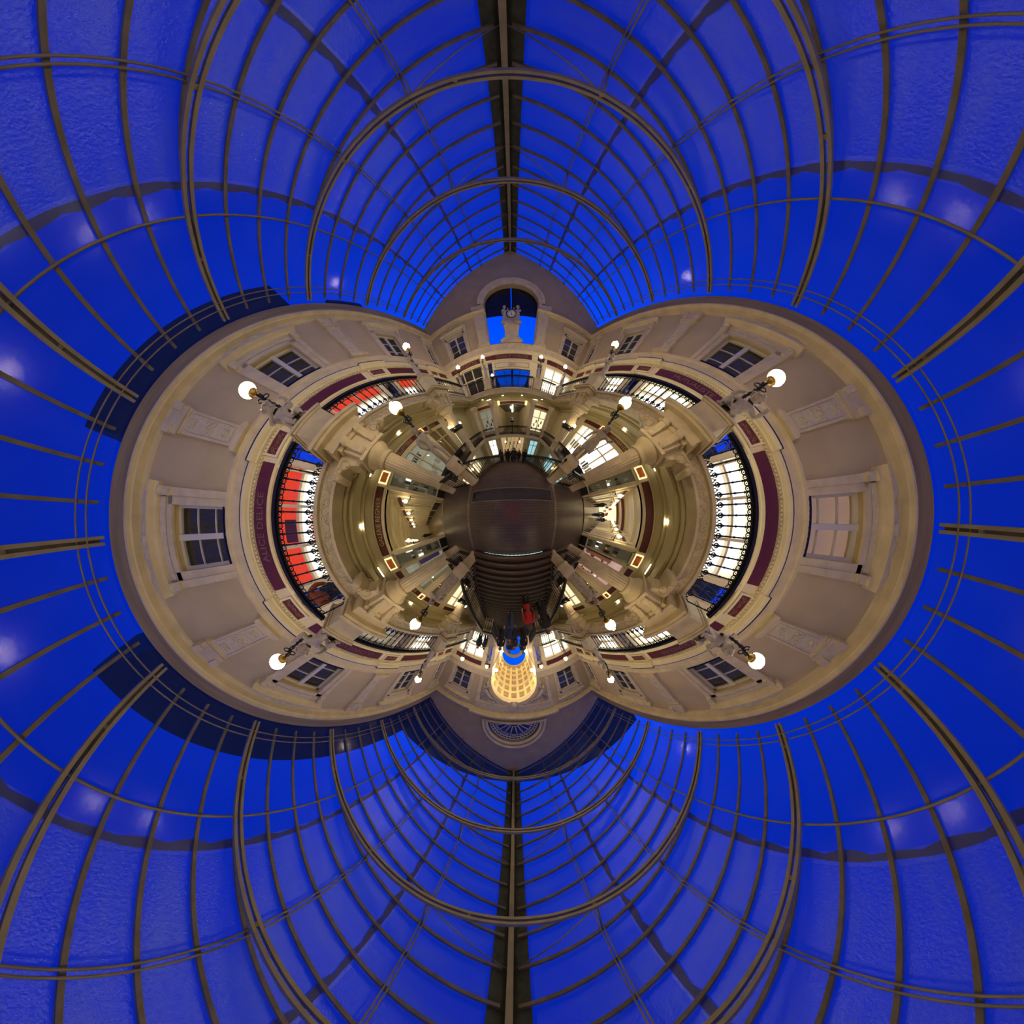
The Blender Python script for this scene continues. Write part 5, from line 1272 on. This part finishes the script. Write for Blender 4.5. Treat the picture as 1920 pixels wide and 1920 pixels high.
# ---- side galleries
M['goods_amber'] = mat('shop_back_amber', (.5,.36,.18), .7, emit=(.8,.55,.2), es=.35)
M['gal_white'] = mat('gallery_ceiling', (.62,.55,.47), .7)
def bracket_lamp(T, u, v, wv, R, label, grp):
    r = thing('bracket_lamp', label, 'lamp', T(u,v,0), 0, grp)
    m = MB(T); m.tube([(u,v,0),(u,v-.04,wv*.5),(u,v+.03,wv)],.022,6); m.ring((u,v-.1,wv*.45),.1,.016,(0,1,0),(0,0,1),10,4); m.sphere((u,v-.1,wv*.3),.03,6,4); m.build('arm', M['iron'], r)
    MB(T).sphere((u,v+.1+R,wv),R,12,8).build('globe', M['bulb'], r)
    m = MB(T); m.tube([(u,v+.08+R*1.9,wv),(u,v+.1+R*2.6,wv)],R*.28,8); m.build('chimney', M['bulb'], r)
def gallery(side, T, sx, ln):
    g0, g1 = -1.95, 1.2; G = lambda u, v, w_: (sx*(XW+u), w_, v)
    SH = .30 if side == 'left' else .02                       # the left gallery leaves the hall at a slant
    wl = sroot('wall_%s_gallery' % side); D = lambda u, v, w_: (sx*(XW+u), w_-SH*u, v)
    MB(D).box(0,ln,-.32,0,g0-.3,g1+.3).build('floor', M['floor_light'], wl)
    MB(D).box(.02,ln,3.5,3.7,g0-.3,g1+.3).build('ceiling', M['gal_white' if sx > 0 else 'soffit'], wl)
    m = MB(D)
    for k in range(1, int(ln/2.4)+1): u = k*2.4-1.2; m.box(u-.12,u+.12,3.36,3.5,g0,g1)
    m.build('ceiling_beams', M['cream'], wl)
    if side == 'left': MB().box(-6.12,-6.05,g0,g1,0,.03).build('threshold', M['cream'], wl)
    for s, yy, nm in ((1,g1,'clock'),(-1,g0,'stair')):
        TW = lambda u,v,w_,s=s,yy=yy: (sx*(XW+u), yy-s*w_-SH*u, v)
        hs = []; n = int(ln/2.4)
        for k in range(n): hs.append((k*2.4+.45,k*2.4+2.25,.55,2.75))
        m = MB(TW); m.holes(0.3,ln,0,3.5,hs,-.2,0); m.build('side_wall', M['cream'], wl)
        m = MB(TW)
        for k in range(n+1):
            u = max(.32,k*2.4+.15); m.box(u,u+.22,0,3.4,0,.07); m.box(u-.04,u+.26,3.0,3.12,0,.1)
            if k < n: m.box(u+1.12,u+1.24,.5,2.78,-.02,.05); m.box(u+.56,u+.62,.5,2.78,-.1,.02); m.box(u+1.72,u+1.78,.5,2.78,-.1,.02)
        m.box(.3,ln,2.78,2.86,0,.05); m.box(.3,ln,3.12,3.2,0,.07); m.build('pilasters', M['cream'], wl)
        MB(TW).box(.3,ln,0,.5,0,.05).build('skirting', M['black'], wl)
        for k in range(n):
            a, b = k*2.4+.45, k*2.4+2.25
            lit = ('goods_brown','goods_grey','goods_amber') if side == 'left' else (('white_lit','white_lit','warm_lit') if s > 0 else ('goods_pink','warm_lit','goods_grey'))
            shopfront(TW,a,b,.55,2.75,2,[2.05],lit[k % 3],.2,TW((a+b)/2,.5,0),'gallery shop window number %s from the hall, %s gallery, %s wall' % (('one','two','three','four','five','six')[k], side, nm),None,'cream',0,grp='%s gallery windows' % side)
            sign(TW,a,b,2.88,3.10,None,1,'burgundy strip over gallery window number %s, %s gallery, %s wall' % (('one','two','three','four','five','six')[k], side, nm),grp='gallery burgundy strips')
            bracket_lamp(TW,k*2.4+.26,2.3,.38,.11,'white globe on black bracket number %s, %s gallery, %s wall' % (('one','two','three','four','five','six')[k], side, nm),'gallery bracket lamps')
    MB(D).box(ln,ln+.2,0,3.7,g0-.3,g1+.3).build('end_wall', M['warm_lit'] if sx > 0 else M['cream'], wl)
    if sx > 0:
        for u in (4.1,8.9):
            MB(D).box(u,u+.25,2.95,3.5,g0,g1).build('cross_lintel', M['cream'], wl); MB(D).box(u-.02,u,3.03,3.28,g0+.1,g1-.1).build('cross_board', M['red'], wl)
gallery('left',FL,-1,12.2); gallery('right',FR,1,14.6)
rr = random.Random(3)
for i in range(9):
    c = ('red','pink','red','blue','white','red','orange','violet','blue')[i]; x = 6.1+.55+.19*i
    tag(MB().box(x,x+.13,-2.1,-2.06,.9+.1*(i%3),1.5+.3*(i%2)).build('hung_garment', COL[c]),'bright garment in the first pink window of the right gallery','garment','garments in the pink gallery window')
for i, (y, z, c, k) in enumerate(((.6,1.7,'blue','blue'),(-.1,1.2,'yellow','yellow'),(-.7,1.6,'orange','orange'),(.2,2.3,'red','red'))):
    tag(MB().box(20.55,20.62,y-.2,y+.2,z-.3,z+.3).build('end_poster', COL[c]),'%s picture on the bright end wall of the right gallery' % k,'poster')
# ---- clock-end middle level
CW = sroot('wall_middle_gallery'); x0, x1 = XF-1.7, XF+1.7
m = MB()
for s in (-1,1):
    xs = sorted((XF+s*1.7,XF+s*1.9)); m.box(xs[0],xs[1],YF+.3,24,0,3.6)
    for k in range(9): y = YF+.7+k*1.25; xs = sorted((XF+s*1.7,XF+s*1.6)); m.box(xs[0],xs[1],y,y+.3,0,3.5)
m.box(x0,x1,24,24.2,0,3.6); m.build('side_walls', M['cream'], CW)
MB().box(x0,x1,YF,24,-.2,0).build('floor', M['floor_light'], CW)
for k in range(3): r = thing('added_ceiling_globe','added ceiling globe number %s brightening the middle clock-end gallery' % ('one','two','three')[k],'lamp',(XF,YF+1.8+k*3.2,3.5)); MB().sphere((XF,YF+1.8+k*3.2,3.35),.14,12,8).build('globe', M['bulb'], r); MB().tube([(XF,YF+1.8+k*3.2,3.55),(XF,YF+1.8+k*3.2,3.45)],.03,6).build('stem', M['brass'], r)  # globes added only to brighten this gallery
MB().box(x0,x1,YF+.3,24,3.55,3.7).build('ceiling', mat('grey_ceiling', (.20,.22,.25), .5), CW)
sign(FF,XF-1.45,XF+1.45,3.6,3.88,None,1,'burgundy board with worn letters over the middle-level opening at the clock end')
for s, l in ((-1,'left'),(1,'right')):
    o = MB(FF).box(min(XF+s*1.5,XF+s*1.75),max(XF+s*1.5,XF+s*1.75),3.5,4.0,.0,.05).build('lit_panel', M['yellow_panel']); tag(o,'small glowing panel at the %s end of the middle clock-end board' % l,'panel')
    a, b = (-4.35,-2.45) if s < 0 else (2.75,4.6)
    shopfront(FF,a,b,.4,3.3,2,[2.3],'warm_lit' if s > 0 else 'goods_grey',.45,FF((a+b)/2,0,0),'middle-level shop window at the clock end, %s of the opening' % l)
    sign(FF,a,b,3.45,3.75,None,1,'plain burgundy board over the %s middle shop at the clock end' % l)
    rr = random.Random(20+s)
    for i in range(7): item(FF,a+.12+i*.25,a+.3+i*.25,.6+.5*(i%3),1.0+.5*(i%3),-.25,rr.choice(['red','black','white','green','red']),'shop_item','coloured goods in the %s middle shop window at the clock end' % l,'goods','goods in the %s clock-end shop' % l)
    tube_light(FF,XF+s*2.6,.45,.45,'clock end, %s' % l)
    a, b = (-4.4,-3.0) if s < 0 else (3.2,4.8)
    shopfront(FF,a,b,-4.0,-1.0 if s < 0 else -1.1,2,[-2.0],'white_lit' if s < 0 else 'cyan_lit',.4,FF((a+b)/2,-4,0),'bottom-floor lit shop window at the clock end, %s' % l)
    for k in range(2): downlight(FF,XF+s*(1.0+2.2*k),.8,'clock end, %s, %s' % (l, ('inner','outer')[k]))
m = MB(FF); m.box(XF-2.1,XF+2.1,-4.3,-.7,-2.5,-2.4); m.box(XF-2.1,XF-2,-4.3,-.7,-2.5,-.3); m.box(XF+2,XF+2.1,-4.3,-.7,-2.5,-.3); m.box(XF-2.1,XF+2.1,-.85,-.75,-2.5,-.3); struct('wall_bottom_passage', m, M['warm_dim'])
for i in range(18):
    u = XF-1.8+.2*i; o = MB(FF).box(u,u+.19,-4.1+.75*(i%4),-3.5+.75*(i%4)+.12*(i%2),-1.6-.2*(i%3),-1.4-.2*(i%3)).build('shop_item', COL[('black','white','brown','navy','red','white')[i%6]]); tag(o,'goods stacked in the bottom passage below the clock end','goods','bottom passage goods')
for s, l in ((-1,'left'),(1,'right')): bracket_lamp(FF,XF+s*1.25,-1.75,.4,.12,'globe lamp beside the bottom passage, %s side' % l,'bottom passage lamps')
r = thing('hanging_lantern','single globe lantern hanging in the middle-level opening at the clock end','lamp',(XF-.15,11.9,ZS))
MB().tube([(XF-.15,11.9,ZS),(XF-.15,11.9,3.25)],.012,5).build('rod', M['iron'], r); m = MB(); m.ring((XF-.15,11.9,3.4),.13,.015,(1,0,0),(0,1,0),12,4); m.ring((XF-.15,11.9,3.28),.1,.015,(1,0,0),(0,1,0),12,4); m.build('crown', M['iron'], r); MB().sphere((XF-.15,11.9,3.05),.12,12,8).build('globe', M['bulb'], r)
r = thing('mirror_ball','shiny sphere sculpture on a stem behind the middle clock-end railing','sculpture',(XF,11.2,0))
MB().sphere((XF-.05,11.2,1.62),.3,18,12).build('sphere', mat('dark_chrome', (.35,.34,.38), .12, 1.0), r); MB().lathe([(.25,0),(.2,.1),(.05,.2),(.04,1.3)],(XF-.05,11.2,0),10).build('stem', M['iron'], r)
# bottom floor side windows
for side, T, sx, d in SIDES:
    for a, b, l in ((4.0,5.2,'nearer'),(7.2,9.6,'farther')): shopfront(T,a,b,-4.0,-1.0,2,[-2.0],'warm_lit' if sx < 0 else 'cyan_lit',.4,T((a+b)/2,-4,0),'bottom-floor lit shop window on the %s wall, %s' % (side, l))
    bracket_lamp(T,6.2,-2.3,.4,.13,'globe lamp on the bottom-floor %s wall' % side,'bottom wall lamps')
    bracket_lamp(T,2.5,-2.3,.4,.13,'globe lamp on the bottom-floor %s wall beside the stair foot' % side,'bottom wall lamps')
# ================================================================= PEOPLE
SKIN = mat('skin', (.45,.27,.20), .6); HAIRC = {k: mat('hair_'+k, c, .7) for k, c in dict(dark=(.03,.02,.015), brown=(.09,.05,.03), grey=(.3,.28,.26)).items()}
CLO = {k: mat('cloth_'+k, c, .85) for k, c in dict(red=(.42,.02,.02), black=(.012,.012,.014), navy=(.02,.03,.075), brown=(.06,.035,.022), grey=(.10,.10,.11), jeans=(.04,.06,.14), beige=(.28,.22,.16), rust=(.30,.07,.02)).items()}
WALK = dict(BASE, knee_l=(-.058,-.09,.29), ankle_l=(-.06,-.12,.05), toe_l=(-.07,-.22,.03), knee_r=(.058,.02,.285), ankle_r=(.06,.13,.08), toe_r=(.07,.05,.02), wrist_l=(-.15,.05,.51), hand_l=(-.15,.06,.465), wrist_r=(.15,-.11,.52), hand_r=(.15,-.13,.48))
LEAN = dict(BASE, elbow_l=(-.16,-.05,.66), wrist_l=(-.09,-.16,.60), hand_l=(-.06,-.19,.60), elbow_r=(.16,-.05,.66), wrist_r=(.09,-.16,.60), hand_r=(.06,-.19,.60))
PM = {}
def pmesh(pose, h, kind):
    key = (pose, kind)
    if key in PM: return PM[key]
    P = {'walk': WALK, 'lean': LEAN, 'stand': BASE}[pose]; h = 1.72
    b, J = body(h, P)
    up = ['pel','wst','che','nkb']+[n+q for n in ('shoulder_','elbow_','wrist_') for q in 'lr']
    ed = [e_ for e_ in EDG if e_[0] in up and e_[1] in up]; R2 = {k: (tuple(x*1.28 for x in v) if isinstance(v, tuple) else v*1.42) for k, v in RAD.items()}
    vs, fs = skin({k: P[k] for k in up}, ed, R2, 'pel', 2); coat = MB(); coat.add([(x*h,y*h,z*h) for x,y,z in vs], fs, True)
    q = drape(P, h, 'wst', .33 if kind == 'coat' else .46, 1.0 if kind == 'coat' else .9, 16); coat.add(q.v, q.f, True)
    lo = ['pel']+[n+q for n in ('hip_','knee_','ankle_') for q in 'lr']; ed = [e_ for e_ in EDG if e_[0] in lo and e_[1] in lo]; R3 = dict(R2); R3['pel'] = (.092,.075)
    vs, fs = skin({k: P[k] for k in lo}, ed, R3, 'pel', 2); tr = MB(); tr.add([(x*h,y*h,z*h) for x,y,z in vs], fs, True)
    sh = MB()
    for q in 'lr': a = Vector(P['ankle_'+q])*h; t = Vector(P['toe_'+q])*h; sh.tube([a+Vector((0,.03,-.03)),(a+t)/2+Vector((0,0,-.02)),t],[.045,.05,.035],8)
    PM[key] = [meshof(b,SKIN), coat, tr, sh, meshof(hair(J,h,1),HAIRC['dark'])]
    PM[key] = [PM[key][0]]+[meshof(k_,CLO['black']) for k_ in (coat,tr,sh)]+[PM[key][4]]
    return PM[key]
def person(loc, rz, coat, trous, hr, label, pose='stand', kind='jacket', grp=None, sc=1.0):
    r = thing('person', label, 'person', loc, rz, grp)
    for nm, me, mt in zip(('body','coat','trousers','shoes','hair'), pmesh(pose, 1.72, kind), (None,CLO[coat],CLO[trous],None,HAIRC[hr])):
        o = inst(nm, me, None, r, (0,0,0), (0,0,0), (sc,sc,sc))
        if mt is not None: o.material_slots[0].link = 'OBJECT'; o.material_slots[0].material = mt
    return r
def zdn(y): return max(-4.3, -.159*(int((y-1.8)/.33)+1)) if y > 1.8 else 0
def zup(y): 
    if y > yT: return DZU*(int((y+2.0)/DYU)+1)
    return min(ZB, zT+DZV*(int((y-yT)/DYV)+1))
person((11.6,.72,0),1.4,'black','black','dark','person in dark clothes walking away in the right gallery, clock-side figure','walk')
person((9.3,-.45,0),1.7,'brown','navy','brown','person in brown jacket in the middle of the right gallery','walk')
person((12.6,-1.3,0),-1.5,'black','jeans','dark','person in dark clothes farthest down the right gallery, stair side','stand')
person((-14.2,-3.6,0),1.5,'black','black','dark','dark-clothed person at the far end of the left gallery','stand')
CR = [(-1.25,6.3,'brown','black'),(-.55,7.3,'black','black'),(.15,6.7,'brown','navy'),(.85,7.5,'black','jeans'),(1.3,6.2,'black','navy'),(-.1,8.4,'navy','black'),(.6,9.3,'brown','black'),(-1.0,9.2,'black','brown')]
LB = ('brown jacket nearest the left railing','black jacket in the second row, left','brown coat near the middle of the descending stairs','black jacket and jeans right of the middle','black jacket nearest the right railing','navy jacket behind the front row','brown jacket near the foot of the stairs','black jacket near the foot of the stairs, left')
for i, ((x, y, c, t), lb) in enumerate(zip(CR, LB)): person((x,y,zdn(y)),(0 if i % 3 else pi)+.2*(i%2),c,t,('dark','brown')[i%2],'person on the descending stairs, '+lb,'walk','coat' if i % 2 else 'jacket',None,.97+.03*(i%3))
person((.58,-4.1,zup(-4.1)),pi+pi,'red','black','brown','person in a red coat coming down the rising stairs','walk','coat',None,.86)
person((1.42,-5.0,zup(-5.0)),pi,'black','black','dark','person in a long black coat at the right of the rising stairs','walk','coat')
person((-.2,-5.9,zup(-5.9)),pi,'navy','jeans','dark','person in navy and jeans climbing the rising stairs','walk')
for x, y, c, l in ((-.9,-9.0,'black','left'),(.0,-9.6,'brown','middle'),(.7,-9.2,'black','right'),(-.35,-11.2,'navy','highest, left'),(.75,-11.5,'black','highest, right')): person((x,y,zup(y)),pi,c,'black','dark','dark figure climbing the narrow upper flight, '+l,'walk','coat')
person((-4.75,-2.05,ZB),pi/2+pi,'rust','navy','brown','person in rust red leaning on the left upper railing above the landing','lean')
person((-3.3,-12.4,ZB),pi,'black','black','dark','dark-clothed person standing on the upper gallery left of the stair head','stand')
person((-2.75,-12.6,ZB),pi*.8,'black','navy','dark','second dark-clothed person on the upper gallery, nearer the stair head','walk')
